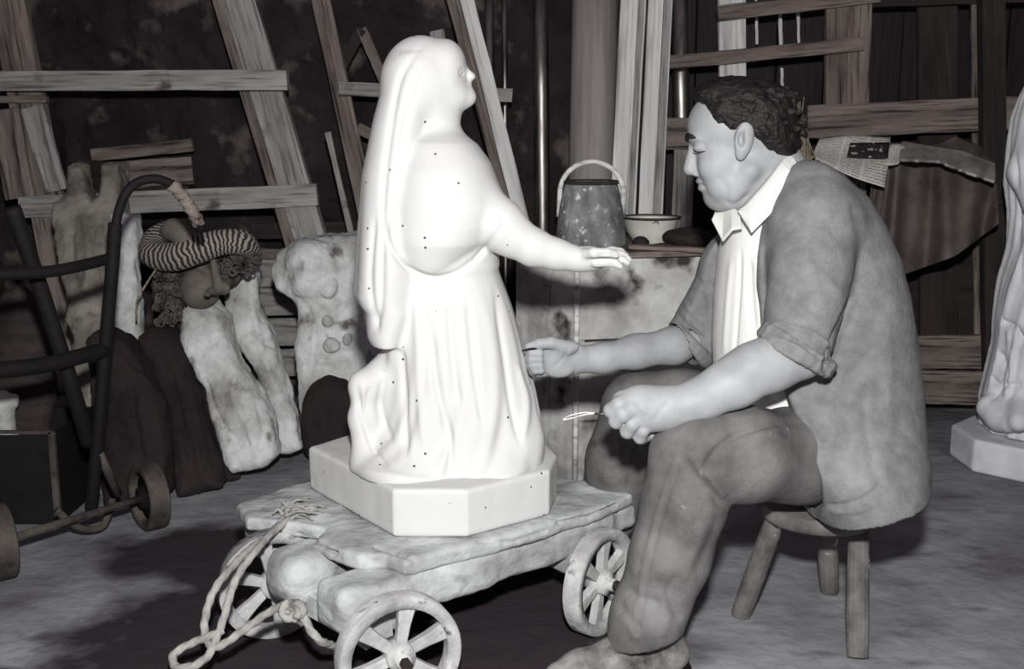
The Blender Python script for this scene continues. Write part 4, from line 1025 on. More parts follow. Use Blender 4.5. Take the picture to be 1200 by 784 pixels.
# neck and head, face lifted
s.chain([W(500, 175, YS), W(510, 125, YS)], [R(34, 2.3), R(30, 2.3)], .03)
s.ell(W(494, 97, YS), (R(46, YS), .086, R(52, YS)), .02)
s.ell(W(524, 92, YS), (R(22, YS), .062, R(42, YS)), .015, rot=None)
s.ell(W(520, 72, YS), (R(21, YS), .055, R(20, YS)), .02)
s.ell(W(532, 112, YS), (R(20, YS), .046, R(17, YS)), .015)
s.ell(W(546, 114, YS), (R(12, YS), .022, R(11, YS)), .012)        # chin
s.cone(W(538, 76, YS), W(551, 89, YS), R(4, YS), R(5.2, YS), .006); s.ell(W(552, 90, YS), (R(5.5, YS), .013, R(4.5, YS)), .004)   # nose
s.ell(W(547, 99, YS), (R(6, YS), .018, R(3.6, YS)), .003); s.ell(W(548.5, 105, YS), (R(6, YS), .017, R(3.4, YS)), .003)          # lips
s.ell(W(536, 77, YS-.028), (R(5, YS), .014, R(4, YS)), .006); s.ell(W(536, 77, YS+.028), (R(5, YS), .014, R(4, YS)), .006)
s.ell(W(541, 85, YS-.034), (R(4, YS), .011, R(4, YS)), .006, 's'); s.ell(W(541, 85, YS+.034), (R(4, YS), .011, R(4, YS)), .006, 's')
s.ell(W(538, 85, YS-.030), (R(4.5, YS), .010, R(3, YS)), .002)
# veil: falls from the crown down the back to a hem at y 400
veL = [(475,60),(462,66),(452,78),(446,110),(438,140),(433,165),(425,205),(420,275),(416,344),(422,352),(428,358),(432,387),(438,396),(447,402)]
veR = [(495,60),(508,66),(521,80),(520,110),(512,130),(505,150),(505,200),(505,300),(500,360),(480,402)]
s.loft(interp_rows([66,72]+list(range(80, 403, 9)), veL, veR, YS, [(50,.03),(56,.055),(70,.078),(100,.090),(150,.098),(200,.125),(300,.145),(402,.145)]), k=.012, n=2.2, fold=lambda a, z: .012*np.sin(13*a+3*z)*np.clip((1.0-z)/.2, 0, 1))
# short cape over the shoulders, curved hem
cape = interp_rows(range(149, 330, 6), [(507,149),(486,158),(470,168),(458,200),(450,240),(449,270),(456,295),(478,318),(520,330)], [(516,149),(540,156),(556,167),(574,189),(588,226),(592,243),(588,262),(574,282),(548,305),(520,330)], YS-.02, [(149,.02),(160,.06),(168,.085),(200,.122),(240,.142),(280,.14),(310,.115),(330,.07)])
s.loft(cape, k=.008, n=2.1)
# reaching arm and sleeve
YA = YS-.075
s.chain([W(545, 225, YS-.04), W(585, 262, YA), W(600, 276, YA)], [R(30, YA), R(27, YA), R(25, YA)], .02)
s.chain([W(588, 270, YA), W(625, 290, YA), W(652, 298, YA), W(680, 304, YA)], [R(25, YA), R(21.5, YA), R(17.5, YA), R(14.5, YA)], .012)
s.chain([W(676, 304, YA), W(692, 303, YA), W(704, 303, YA)], [R(15, YA), R(15.5, YA), R(13, YA)], .01, flat=((0, .3, 1), 1.15))
for k, (dx, dyp, dY, l) in enumerate(((0, -6, .026, 1.0), (1, -2, .008, 1.05), (1, 2, -.012, 1.0), (-2, 7, -.028, .85))):
    p = [W(700+dx, 302+dyp*.8, YA+dY), W(700+dx+17*l, 300+dyp, YA+dY), W(700+dx+27*l, 301+dyp*1.0, YA+dY), W(700+dx+34*l, 306+dyp*.9, YA+dY)]
    s.chain(p, [R(6.0, YA), R(5.6, YA), R(5.0, YA), R(4.2, YA)], .0035)
s.chain([W(684, 298, YA-.02), W(696, 296, YA-.045), W(712, 296, YA-.045), W(722, 299, YA-.040)], [R(6.5, YA), R(6, YA), R(5.2, YA), R(4.2, YA)], .005)
V, Q = s.mesh(2)
V = relief(V, Q, [
  ([(452,262),(458,290),(480,316),(515,326),(556,305),(590,262)], 3.2, -.0075),     # cape hem
  ([(497,52),(470,90),(458,150),(450,220),(448,290),(446,360),(436,392)], 4, -.006), ([(505,60),(484,100),(474,150),(464,215),(450,290)], 4, -.004), ([(440,250),(434,330),(444,392)], 3.5, -.005),
  ([(470,405),(474,470),(476,540)], 4, -.008), ([(505,380),(512,450),(528,520),(524,560)], 4.5, -.008), ([(548,350),(556,430),(566,500)], 4, -.006), ([(580,340),(592,420),(600,480),(612,525)], 4, -.007), ([(526,350),(530,420),(540,480)], 4, -.005), ([(486,340),(490,400),(492,470),(500,540)], 5, .005), ([(605,425),(618,470),(612,520)], 4, .005),
  ([(418,450),(424,490),(440,530),(456,548)], 3.5, -.008), ([(434,450),(430,490),(446,528)], 3.5, -.006), ([(450,440),(446,480),(460,520)], 4, -.006),
  ([(400,548),(450,556),(520,566),(590,560),(625,545)], 5, .004),
  ([(585,250),(590,262),(586,275)], 3, -.004),
  ([(700,300),(716,297),(734,300)], 1.6, -.003)])
V[:, 2] = np.maximum(V[:, 2], BT-.006)
mesh_obj('figure', V, Q, M_white, stt)

# ================================================================== robed statue cut by the right edge
M_white2 = mat('matt_white_plaster', col(228,230,232), col(200,200,202), scale=7, bump=.1, rough=.8, lo=.3, hi=.6)
st2 = empty('robed_statue', (1.57, 3.32, 0), 'white robed plaster statue on an eight-sided base at the right edge of the picture', 'statue')
cx, cy, ro_ = 1.643, 3.36, .235
fn, lo, hi = poly_field([(cx+ro_*math.cos(math.pi/8+k*math.pi/4), cy+ro_*math.sin(math.pi/8+k*math.pi/4)) for k in range(8)], .0, .105, .008)
s = Sculpt([lo[0]-.03, lo[1]-.03, lo[2]-.03], [hi[0]+.03, hi[1]+.03, hi[2]+.03], .006); s.field(fn, lo, hi, 0); V, Q = s.mesh(1)
mesh_obj('base', V, Q, M_white2, st2)
Y2 = 3.36
s = Sculpt([1.15, 3.08, .08], [2.0, 3.66, 1.62], .0065)
def fold2(a, z):
    ph = a+.3*np.sin(z*5); return .024*np.sin(11*ph+1)+.018*np.sin(19*ph+3+2*z)+.010*np.sin(31*ph)-.04
Lp = [(a+3, b) for a, b in [(1206,90),(1196,112),(1186,140),(1181,180),(1178,215),(1182,250),(1180,290),(1171,330),(1166,372),(1164,405),(1156,440),(1148,470),(1150,500)]]
XC = W(1240, 300, Y2).x
rows = []
for y in range(88, 505, 8):
    l = float(np.interp(y, [p[1] for p in Lp], [p[0] for p in Lp])); a = W(l, y, Y2); rr2 = XC-a.x; rows.append((a.z, XC, Y2, rr2, min(rr2*.95, .17)))
s.loft(rows, k=0, n=2.2, fold=fold2)
s.chain([(XC, Y2, 1.18), (XC, Y2, 1.30)], [.055, .05], .04); s.ell((XC, Y2, 1.38), (.085, .10, .115), .03)
s.chain([W(1222, 138, Y2-.03), W(1206, 200, Y2-.06), W(1220, 240, Y2-.14)], [.05, .055, .05], .03)
s.chain([W(1160, 478, Y2-.05), W(1172, 490, Y2-.1), W(1182, 496, Y2-.15)], [.04, .035, .028], .03)
s.chain([W(1195, 478, Y2-.12), W(1194, 494, Y2-.19)], [.035, .03], .02)
V, Q = s.mesh(1)
V = relief(V, Q, [([(1186,150),(1192,230),(1196,330)], 3, -.015), ([(1180,330),(1170,372),(1190,384),(1200,410)], 3, -.02), ([(1170,410),(1180,440),(1160,470)], 3, -.018), ([(1182,380),(1186,430),(1178,470)], 4, .012), ([(1160,440),(1170,450),(1200,452)], 3, -.015)])
mesh_obj('figure', V, Q, M_white2, st2)
# ================================================================== the seated man
M_skin = mat('skin', col(162,164,165), col(140,141,142), scale=14, bump=.12, bscale=140, bdist=.002, rough=.55, lo=.3, hi=.7)
M_hair = mat('dark_curly_hair', col(44,35,34), col(14,9,10), scale=42, bump=1, bscale=90, bdist=.006, rough=.55, stretch=(1,1,1.6), lo=.35, hi=.72)
M_shirt = mat('white_shirt_cotton', col(226,226,220), col(214,214,208), scale=6, bump=.1, bscale=40, lo=.3, hi=.7)
M_knit = mat('grey_knitted_wool', col(130,129,129), col(104,103,104), scale=34, bump=.5, bscale=220, bdist=.003, lo=.3, hi=.7, spots=(col(160,160,160), 5, .60, .80))
M_jean = mat('worn_denim', col(118,115,113), col(74,71,71), scale=9, bump=.4, bscale=160, bdist=.003, lo=.32, hi=.64, spots=(col(150,148,144), 34, .68, .78))
M_shoe = mat('dusty_leather', col(150,145,142), col(60,52,54), scale=12, bump=.3, rough=.5, lo=.35, hi=.6)
YT, YH = 2.25, 2.235
ORG = Vector((st.x, st.y, 0))

# ---- body: head, neck, trunk core, arms and hands as one surface
YN, YF_ = 2.035, 2.43        # near arm, far arm
s = Sculpt([W(606, 400, 2.4).x-.02, 1.86, .34], [W(1010, 400, 2.3).x, 2.56, 1.19], .003)
H = lambda x, y, dY=0: W(x, y, YH+dY)
r_ = lambda px: R(px, YH)
s.ell(H(874, 146), (r_(58), .080, r_(50)), .01)                        # skull
s.ell(H(841, 150), (r_(34), .066, r_(36)), .025)                       # forehead
s.ell(H(850, 190), (r_(34), .062, r_(40)), .025)                        # face
s.ell(H(817, 162, -.024), (r_(9), .022, r_(5.5)), .014); s.ell(H(817, 162, .024), (r_(9), .022, r_(5.5)), .014)   # brows
s.ell(H(841, 195, -.040), (r_(21), .028, r_(19)), .02); s.ell(H(841, 195, .040), (r_(21), .028, r_(19)), .02) # cheeks
s.ell(H(846, 218, -.034), (r_(16), .026, r_(16)), .015); s.ell(H(846, 218, .034), (r_(16), .026, r_(16)), .015) # jowls
s.cone(H(814, 168), H(808.5, 196), r_(5.5), r_(7.5), .008); s.ell(H(808.5, 200), (r_(6.8), .0125, r_(5.6)), .005)      # nose
s.ell(H(817, 203, -.011), (r_(6.5), .008, r_(4.5)), .004); s.ell(H(817, 203, .011), (r_(6.5), .008, r_(4.5)), .004)
s.ell(H(830, 215), (r_(10), .030, r_(12)), .010)
s.ell(H(821.5, 212.5), (r_(6), .022, r_(3.4)), .0025); s.ell(H(824, 220.5), (r_(6.2), .020, r_(4.2)), .0025)         # lips
s.ell(H(838, 231), (r_(12), .028, r_(10.5)), .012)                     # chin
s.chain([H(842, 231, -.012), H(862, 222, -.038), H(878, 200, -.060)], [r_(12), r_(13), r_(12)], .02); s.chain([H(842, 231, .012), H(862, 222, .038), H(878, 200, .060)], [r_(12), r_(13), r_(12)], .02)
s.ell(H(858, 234), (r_(20), .045, r_(12)), .02)                         # under the chin
s.chain([H(892, 190), H(895, 225, .01), H(905, 268, .015)], [r_(38), r_(40), r_(46)], .02)
s.chain([H(905, 178), H(925, 215, .01)], [r_(26), r_(30)], .02)
# eye: socket, lowered lid
s.ell(H(815, 173, -.046), (r_(7), .017, r_(5.2)), .008, 's'); s.ell(H(815, 173, .046), (r_(7), .017, r_(5.2)), .008, 's')
s.ell(H(819.5, 173, -.036), (r_(7), .013, r_(5.4)), .003); s.ell(H(819.5, 173, .036), (r_(7), .013, r_(5.4)), .003)
s.chain([H(813.5, 176, -.049), H(819, 178, -.0535), H(826, 177, -.053)], [.0016]*3, .002, 's')
# mouth line and nostril, cheek furrow
s.chain([H(815, 216.4, 0), H(822, 217, -.018), H(832, 219.5, -.032)], [.0028, .0028, .002], .002, 's')
s.ell(H(815, 207, -.009), (.004, .004, .003), .002, 's')
s.chain([H(822, 202, -.022), H(829, 209, -.036), H(833, 218, -.040)], [.0022]*3, .004, 's')
# ear
s.ell(H(872, 163, -.082), (r_(10.5), .012, r_(21)), .006, rot=Matrix.Rotation(math.radians(8), 3, 'Y').to_euler()); s.ell(H(868, 180, -.080), (r_(6), .009, r_(8)), .004)
s.ell(H(870.5, 161, -.094), (r_(5), .008, r_(13)), .003, 's', rot=Matrix.Rotation(math.radians(8), 3, 'Y').to_euler()); s.ell(H(868.5, 163, -.088), (r_(3.4), .007, r_(8)), .002, 's')
s.ell(H(874, 158, -.088), (r_(2.2), .006, r_(9)), .003)
# trunk core hidden under the shirt
s.loft(interp_rows(range(255, 560, 10), [(900,255),(880,300),(872,400),(890,500),(920,560)], [(950,255),(990,300),(1010,400),(1025,500),(1025,560)], YT, [(255,.08),(290,.13),(400,.13),(560,.12)]), k=.03)
# near arm (his left): shoulder, elbow, wrist
s.chain([W(960, 265, 2.12), W(950, 340, YN+.02), W(938, 412, 1.99)], [.048, .050, .047], .02)
s.chain([W(936, 413, 1.985), W(905, 428, 1.975), W(862, 449, 1.965), W(820, 469, 1.955), W(795, 477, 1.95)], [R(30, 2), R(29, 2), R(27, 2), R(24, 2), R(22, 2)], .02)
s.chain([W(922, 410, 1.985), W(880, 430, 1.97), W(845, 450, 1.96)], [R(24, 2), R(25, 2), R(22, 2)], .02)
# near fist: back of the hand to the camera, fingers curled away round the tool
YK = 1.935
s.chain([W(795, 477, 1.95), W(775, 479, 1.947), W(756, 480, 1.943)], [R(22, 2), R(24, 2), R(25, 2)], .02, flat=((0, 1, 0), 1.25))
s.ell(W(752, 478, YK+.008), (R(25, 2), .024, R(25, 2)), .02, rot=None)
s.chain([W(745, 470, YK), W(730, 470, YK+.004)], [R(17, 2), R(13, 2)], .012, flat=((0, 1, 0), 1.2))
for (k, (mx_, my_, px_, py_, dx_, dy_, rr, dy0)) in enumerate((
    (738, 468, 716, 481, 727, 488, 9.2, 0.0), (741, 480, 722, 494, 733, 500, 9.0, -.004), (748, 490, 735, 506, 746, 509, 8.6, -.001), (759, 497, 750, 513, 759, 513, 7.8, .006))):
    s.chain([W(mx_, my_, YK-.004+dy0), W((mx_+px_)/2-1, (my_+py_)/2-1, YK-.012+dy0), W(px_, py_, YK-.002+dy0)], [R(rr*1.12, 2), R(rr, 2), R(rr*.98, 2)], .0035)
    s.chain([W(px_, py_, YK-.002+dy0), W(px_+2, py_+1, YK+.018), W(dx_, dy_-2, YK+.034)], [R(rr*.98, 2), R(rr*.9, 2), R(rr*.8, 2)], .002)
    s.chain([W(dx_, dy_-2, YK+.034), W(dx_+10, dy_-8, YK+.036)], [R(rr*.8, 2), R(rr*.75, 2)], .002)
s.chain([W(772, 466, YK+.022), W(752, 466, YK+.036), W(734, 472, YK+.040), W(716, 480, YK+.030)], [R(12, 2), R(11, 2), R(9.5, 2), R(7.5, 2)], .008)
s.ell(W(731, 489, YK-.016), (.006, .004, .012), .004, 's'); s.ell(W(742, 497, YK-.014), (.005, .004, .009), .004, 's')
# far arm (his right)
s.chain([W(905, 280, 2.36), W(865, 335, YF_), W(828, 390, 2.42)], [.048, .042, .028], .02)
s.chain([W(826, 396, 2.42), W(790, 405, 2.40), W(745, 412, 2.37), W(705, 420, 2.34), W(682, 421, 2.325)], [R(15, 2.4), R(21, 2.4), R(19, 2.4), R(16.5, 2.35), R(15.5, 2.35)], .02)
# far hand: open palm to the camera, thumb above, fingers curled toward the white skirt
YP = 2.30
s.chain([W(684, 421, 2.325), W(668, 420, 2.312), W(652, 420, YP)], [R(15.5, 2.3), R(19, 2.3), R(20, 2.3)], .012, flat=((0, 1, 0), 1.45))
s.ell(W(655, 433, YP-.010), (R(17, 2.3), .013, R(10, 2.3)), .010)          # heel of the little finger side
s.ell(W(662, 409, YP-.014), (R(17, 2.3), .014, R(9, 2.3)), .008, rot=Matrix.Rotation(math.radians(-14), 3, 'Y').to_euler())          # thumb mound
s.chain([W(664, 407, YP-.014), W(646, 401.5, YP-.022), W(632, 403, YP-.024), W(620, 406, YP-.020)], [R(8.2, 2.3), R(7, 2.3), R(6.3, 2.3), R(5, 2.3)], .005)
for k, (y0, y1, y2, rr, l) in enumerate(((411, 411, 414, 6.4, 1.0), (419, 420, 421, 6.4, 1.04), (427, 429, 428, 6.2, 1.0), (435, 437, 434, 5.6, .85))):
    s.chain([W(644, y0, YP), W(644-16*l, y1, YP+.004), W(644-23*l, (y1+y2)/2, YP-.008), W(644-20*l, y2, YP-.022), W(644-11*l, y2+.5, YP-.026)], [R(rr*1.1, 2.3), R(rr, 2.3), R(rr*.95, 2.3), R(rr*.85, 2.3), R(rr*.75, 2.3)], .0025)
# legs' flesh is inside the jeans: a hip mass closes the trunk
s.ell(W(985, 545, YT), (.11, .13, .07), .03)
V, Q = s.mesh(1)
V = relief(V, Q, [([(840,205),(852,222),(850,240)], 4, -.002), ([(848,236),(862,240),(880,225)], 3, -.003), ([(800,495),(850,482),(900,462)], 5, .001), ([(690,404),(720,408),(760,400)], 5, .001), ([(786,470),(775,480),(765,495)], 3, -.0012), ([(668,404),(660,420),(646,432)], 2, -.002), ([(750,476),(758,485)], 4, .002)])
man = mesh_obj('person', V, Q, M_skin, None, True, label='dark-haired man in grey cardigan, white shirt and jeans seated on the low stool', cat='person')

# ---- hair
s = Sculpt([W(798, 100, YH).x, YH-.14, W(870, 215, YH).z], [W(945, 100, YH).x, YH+.14, W(870, 75, YH).z], .003)
s.ell(H(872, 136), (r_(58), .088, r_(44)), 0); s.ell(H(890, 150), (r_(42), .090, r_(46)), .02); s.ell(H(905, 168), (r_(28), .075, r_(26)), .015); s.ell(H(852, 112), (r_(38), .066, r_(20)), .015); s.ell(H(842, 130), (r_(24), .078, r_(26)), .015)
s.ell(H(827, 112), (r_(17), .055, r_(11)), .012)
# open the face, the temple, the nape
s.cone(H(800, 150, -.2), H(800, 150, .2), r_(33), r_(33), .012, 's')
s.cone(H(826, 182, -.2), H(826, 182, .2), r_(37), r_(37), .012, 's')
s.cone(H(842, 200, -.2), H(842, 200, .2), r_(44), r_(44), .01, 's')
s.cone(H(872, 163, -.2), H(872, 163, -.05), r_(11), r_(11), .006, 's')
s.cone(H(866, 194, -.2), H(866, 194, .2), r_(34), r_(34), .01, 's')
s.cone(H(893, 212, -.2), H(893, 212, .2), r_(34), r_(34), .012, 's')
# wavy locks
rl = random.Random(3)
for k in range(150):
    a = rl.uniform(0, 6.28); t = rl.uniform(-.95, 1); 
    c = Vector(H(876, 140)); d = Vector((math.cos(a), -abs(math.sin(a))*1.0 if rl.random() < .75 else math.sin(a), t)).normalized()
    p = c+Vector((d.x*r_(58), d.y*.087, d.z*r_(48)))
    px_, py_ = pix(np.array([p])); px_, py_ = px_[0], py_[0]
    if math.hypot(px_-800, py_-150) < 40 or math.hypot(px_-842, py_-200) < 52 or math.hypot(px_-826, py_-182) < 46 or math.hypot(px_-866, py_-192) < 42 or (math.hypot(px_-872, py_-163) < 20 and p.y < YH): continue
    q = p+Vector((rl.uniform(.008, .020), 0, rl.uniform(-.020, -.004))); m_ = (p+q)/2+d*.004
    s.chain([p, m_, q], [rl.uniform(.004, .007), .006, .003], .003)
V, Q = s.mesh(1); V = bumpy(V, Q, .0022, 60, 9, 3)
mesh_obj('hair', V, Q, M_hair, man)
s = Sculpt([W(794, 160, YH).x, YH-.08, W(800, 175, YH).z], [W(836, 160, YH).x, YH+.07, W(800, 150, YH).z], .0022)
for sg in (-1, 1): s.chain([H(805.5, 164, sg*.012), H(806.5, 159.5, sg*.028), H(810, 160, sg*.040), H(815, 161.5, sg*.046)], [.0045, .0055, .0042, .0022], .003)
V, Q = s.mesh(1); V = bumpy(V, Q, .0012, 120, 2); mesh_obj('eyebrows', V, Q, M_hair, man)
s = MB(); s.sweep([H(812, 176, -.046), H(818, 178.3, -.052), H(826, 177, -.054)], [.0009, .0013, .0008], n=6, sub=4); s.build('eyelashes', M_hair, man, smooth=True)

# ---- jeans
s = Sculpt([W(660, 600, 2.3).x-.03, 1.82, .03], [W(1065, 500, 2.3).x, 2.62, .62], .0042)
s.chain([W(985, 535, 2.17), W(930, 534, 2.09), W(870, 532, 2.00), W(825, 530, 1.96)], [.105, R(55, 2.08), R(56, 2.02), R(52, 1.97)], .03)
s.ell(W(812, 522, 1.965), (R(40, 1.97), .085, R(40, 1.97)), .03)
s.chain([W(812, 535, 1.965), W(802, 590, 1.965), W(786, 650, 1.965), W(762, 715, 1.965), W(755, 748, 1.965)], [R(52, 1.97), R(50, 1.97), R(48, 1.97), R(44, 1.97), R(42, 1.97)], .02)
s.chain([W(756, 735, 1.965), W(755, 790, 1.965)], [R(43, 1.97), R(40, 1.97)], .02)
s.field(lambda x, y, z: z-.083-.25*np.clip(x-.22, -.1, .1)+0*y, [.0, 1.8, .0], [.4, 2.1, .12], .003, 's')
s.chain([W(755, 765, 1.965), W(755, 810, 1.965)], [R(36, 1.97), R(37, 1.97)], .003, 's')
s.chain([W(985, 535, 2.33), W(900, 500, 2.38), W(800, 478, 2.40), W(748, 474, 2.40)], [.115, .095, R(44, 2.4), R(40, 2.4)], .03)
s.chain([W(745, 480, 2.40), W(728, 540, 2.42), W(712, 600, 2.45), W(706, 645, 2.53), W(704, 668, 2.56)], [R(41, 2.4), R(42, 2.4), R(36, 2.45), R(31, 2.5), R(31, 2.5)], .02)
s.ell(W(990, 548, YT), (.15, .185, .10), .03)
V, Q = s.mesh(1)
V = relief(V, Q, [
  ([(945,493),(900,498),(860,512),(835,535),(822,560)], 4, -.007), ([(945,485),(890,483),(850,492)], 5, .003),
  ([(798,520),(780,570),(762,630),(748,700),(738,755)], 3, .0022), ([(803,525),(786,572),(768,632),(754,700),(745,752)], 3, -.0022),
  ([(800,535),(815,560),(836,580),(852,600)], 5, -.006), ([(822,548),(838,568),(850,585)], 4, .005),
  ([(800,672),(785,690),(790,712),(800,730)], 6, -.006), ([(735,690),(752,702),(778,706)], 6, -.005), ([(722,700),(734,722),(752,740)], 6, -.005), ([(770,690),(780,720),(776,750)], 6, .004), ([(728,716),(740,735),(746,752)], 5, .004), ([(752,600),(745,640),(742,680)], 7, .003), ([(826,610),(812,650),(796,684)], 6, .004),
  ([(700,455),(690,500),(682,555)], 4, -.004), ([(720,560),(735,520),(742,480)], 5, -.006), ([(735,580),(742,540),(752,520)], 4, -.005), ([(845,600),(830,640),(815,680)], 6, -.004)])
V = bumpy(V, Q, .0022, 14, 6, 2); V[:, 2] = np.maximum(V[:, 2], .034)
jn = mesh_obj('jeans', V, Q, M_jean, man)
sm = MB()

# ---- shirt: trunk, front strip, collar
shL = [(862,240),(850,270),(843,300),(838,350),(836,400),(838,440),(850,478),(880,500)]
shR = [(930,240),(985,260),(1022,300),(1040,350),(1050,420),(1050,500)]
s = Sculpt([W(828, 400, YT).x-.03, 1.98, .40], [W(1070, 400, YT).x, 2.52, 1.06], .004)
s.loft(interp_rows(range(236, 500, 8), shL, shR, YT, [(236,.085),(262,.14),(300,.165),(400,.165),(500,.165)]), k=0, n=2.2)
s.ell(H(893, 222, .01), (r_(52), .13, r_(52)), .0, 's') if False else None
s.ell(H(880, 196, .01), (r_(60), .088, r_(52)), .006, 's')
V, Q = s.mesh(1)
V = relief(V, Q, [([(868,290),(866,340),(862,400),(858,440)], 2.5, -.004), ([(878,300),(880,350),(884,390)], 4, -.005), ([(857,300),(852,360),(848,420)], 3, .004), ([(850,440),(880,450),(910,470)], 4, -.006), ([(872,400),(880,430),(900,450)], 4, .005)])
mesh_obj('shirt', V, Q, M_shirt, man)
sh = [o for o in man.children if o.name == 'shirt'][0]
def leaf(pts_top, pts_bot, name='collar', m=M_shirt, parent=None, th=.0035, bow=.010, n=9, dens=5):
    def dense(P):
        out = []
        for i in range(len(P)-1):
            for k in range(dens): out.append(P[i].lerp(P[i+1], k/dens))
        return out+[P[-1]]
    T_, B_ = dense(crom(pts_top, 1, 3)[0]), dense([q.lerp(r, t) for q, r in zip(pts_bot[:-1], pts_bot[1:]) for t in (0, 1/3, 2/3)]+[pts_bot[-1]])
    rows = []
    for j in range(n):
        v = j/(n-1); rows.append([a*(1-v)+b*v+Vector((0, -bow*math.sin(math.pi*v), 0)) for a, b in zip(T_, B_)])
    return cloth(name, rows, m, thick=th, sub=0, parent=parent)
leaf([H(924, 180, -.035), H(914, 191, -.072), H(900, 209, -.086), H(886, 225, -.088), H(874, 238, -.082), H(866, 246, -.070)],
     [H(934, 192, -.06), H(929, 208, -.100), H(917, 230, -.120), H(902, 252, -.128), H(881, 273, -.128), H(865, 247, -.082)], parent=sh)
leaf([H(924, 180, -.035), H(926, 182, .01), H(920, 186, .06), H(900, 205, .085)], [H(934, 193, -.06), H(938, 196, .01), H(932, 200, .08), H(910, 225, .10)], parent=sh)
leaf([H(866, 248, -.055), H(857, 243, -.02), H(848, 243, .01), H(839, 246, .03)], [H(869, 268, -.100), H(858, 270, -.085), H(847, 283, -.055), H(834, 258, .0)], parent=sh, bow=.004)
leaf([H(868, 262, -.105), H(864, 270, -.100), H(861, 275, -.095)], [H(869, 430, -.150), H(866, 430, -.148), H(863, 430, -.146)], name='placket', parent=sh, bow=.012) if False else None
btn = MB()
for (bx_, by_) in ((863, 352), (858, 398)): btn.lathe(at(axes((-.5, -1, .1)), W(bx_, by_, 2.093)), [(.001, .002), (.005, .002), (.0055, 0), (.001, -.001)], 12)

# ---- cardigan
caL = [(905,196),(890,230),(862,270),(848,300),(838,350),(834,400),(836,440),(850,480),(900,540),(935,590),(945,626)]
caR = [(930,186),(958,192),(985,202),(1010,228),(1030,262),(1048,300),(1060,345),(1070,400),(1074,450),(1073,510),(1070,560),(1066,592)]
ryc = [(190,.055),(200,.095),(225,.155),(260,.178),(300,.182),(400,.188,-.004),(460,.21,-.015),(520,.265,-.04),(590,.275,-.045),(630,.275,-.045)]
rowsC = interp_rows(range(188, 632, 7), caL, caR+[(1062,632)], YT, ryc)
s = Sculpt([W(775, 400, 2.3).x-.03, 1.90, .20], [W(1090, 400, 2.3).x+.02, 2.62, 1.12], .0042)
s.loft(rowsC, k=0, n=2.25)
# near sleeve and shoulder
s.chain([W(950, 232, 2.15), W(955, 262, 2.11)], [.070, .082], .04)
s.chain([W(955, 262, 2.11), W(950, 315, 2.06), W(944, 360, 2.03), W(936, 398, 2.005)], [.080, .074, .070, .064], .025)
def cuff(c, ax1, r1, r2, t, off=None):
    a1 = Vector(ax1).normalized(); a2 = Vector((0, 1, 0)); c = Vector(c)
    for o2 in ((0, 0, 0), off):
        s.chain([c+Vector(o2)+a1*(r1*math.cos(q))+a2*(r2*math.sin(q)) for q in [2*math.pi*k/22 for k in range(23)]], t, .006)
s.chain([W(936, 398, 2.005), W(934, 408, 1.995)], [.064, .060], .02)
# far sleeve
s.chain([W(905, 262, 2.36), W(862, 315, 2.41), W(838, 362, 2.42), W(822, 388, 2.42), W(816, 397, 2.415)], [.080, .075, .066, .062, .056], .03)
# hollow for neck, shirt and lap
s.ell(H(892, 190, .01), (r_(52), .098, r_(56)), .006, 's')
s.loft(interp_rows(range(476, 640, 8), [(x+9, y) for x, y in caL], [(x-9, y) for x, y in caR]+[(1060,632)], YT, [(q[0], q[1]-.013)+tuple(q[2:]) for q in ryc]), k=.004, mode='s', n=2.25)
# front opening: everything in front of the near edge line is open as far as the far side
ex = [(928,180),(912,215),(896,250),(890,290),(890,340),(894,385),(905,420),(920,462),(938,520),(950,575),(952,640)]
zz_ = np.array([W(a, b, 2.10).z for a, b in ex]); xx_ = np.array([W(a, b, 2.10).x for a, b in ex]); o_ = np.argsort(zz_)
zc = W(895, 382, 2.05).z
def cut(x, y, z):
    xe = np.interp(z, zz_[o_], xx_[o_]); yl = np.where(z > zc-.02, 2.10, 2.0)
    return np.maximum(np.maximum(x-xe+.0*y, y-2.375), (2.105-.9*np.clip(z-.80, 0, .12))-y+0*x)
lo = [W(770, 400, 2.3).x, 1.9, .2]; hi = [W(960, 400, 2.3).x, 2.5, 1.1]
s.field(cut, lo, hi, .004, 's')
# below the cuff the near front edge hangs clear of the lap
def cut2(x, y, z):
    xe = np.interp(z, zz_[o_], xx_[o_]); zl = W(900, 452, 2.0).z
    return np.maximum(np.maximum(x-xe, y-2.375), z-zl+0*x)
s.field(cut2, lo, [hi[0], hi[1], .66], .004, 's')
# arm holes for the forearms
s.chain([W(926, 419, 1.982), W(905, 432, 1.975), W(862, 452, 1.965)], [R(33, 2), R(35, 2), R(34, 2)], .006, 's')
cuff(W(931, 414, 1.992), (82, 0, -50), .070, .062, .010, (.008, 0, .014))
cuff(W(807, 404, 2.412), (45, 0, -48), .056, .052, .009, (.008, 0, .010))
s.chain([W(796, 405, 2.402), W(780, 408, 2.395), W(740, 412, 2.37)], [R(26, 2.4), R(28, 2.4), R(28, 2.4)], .004, 's')
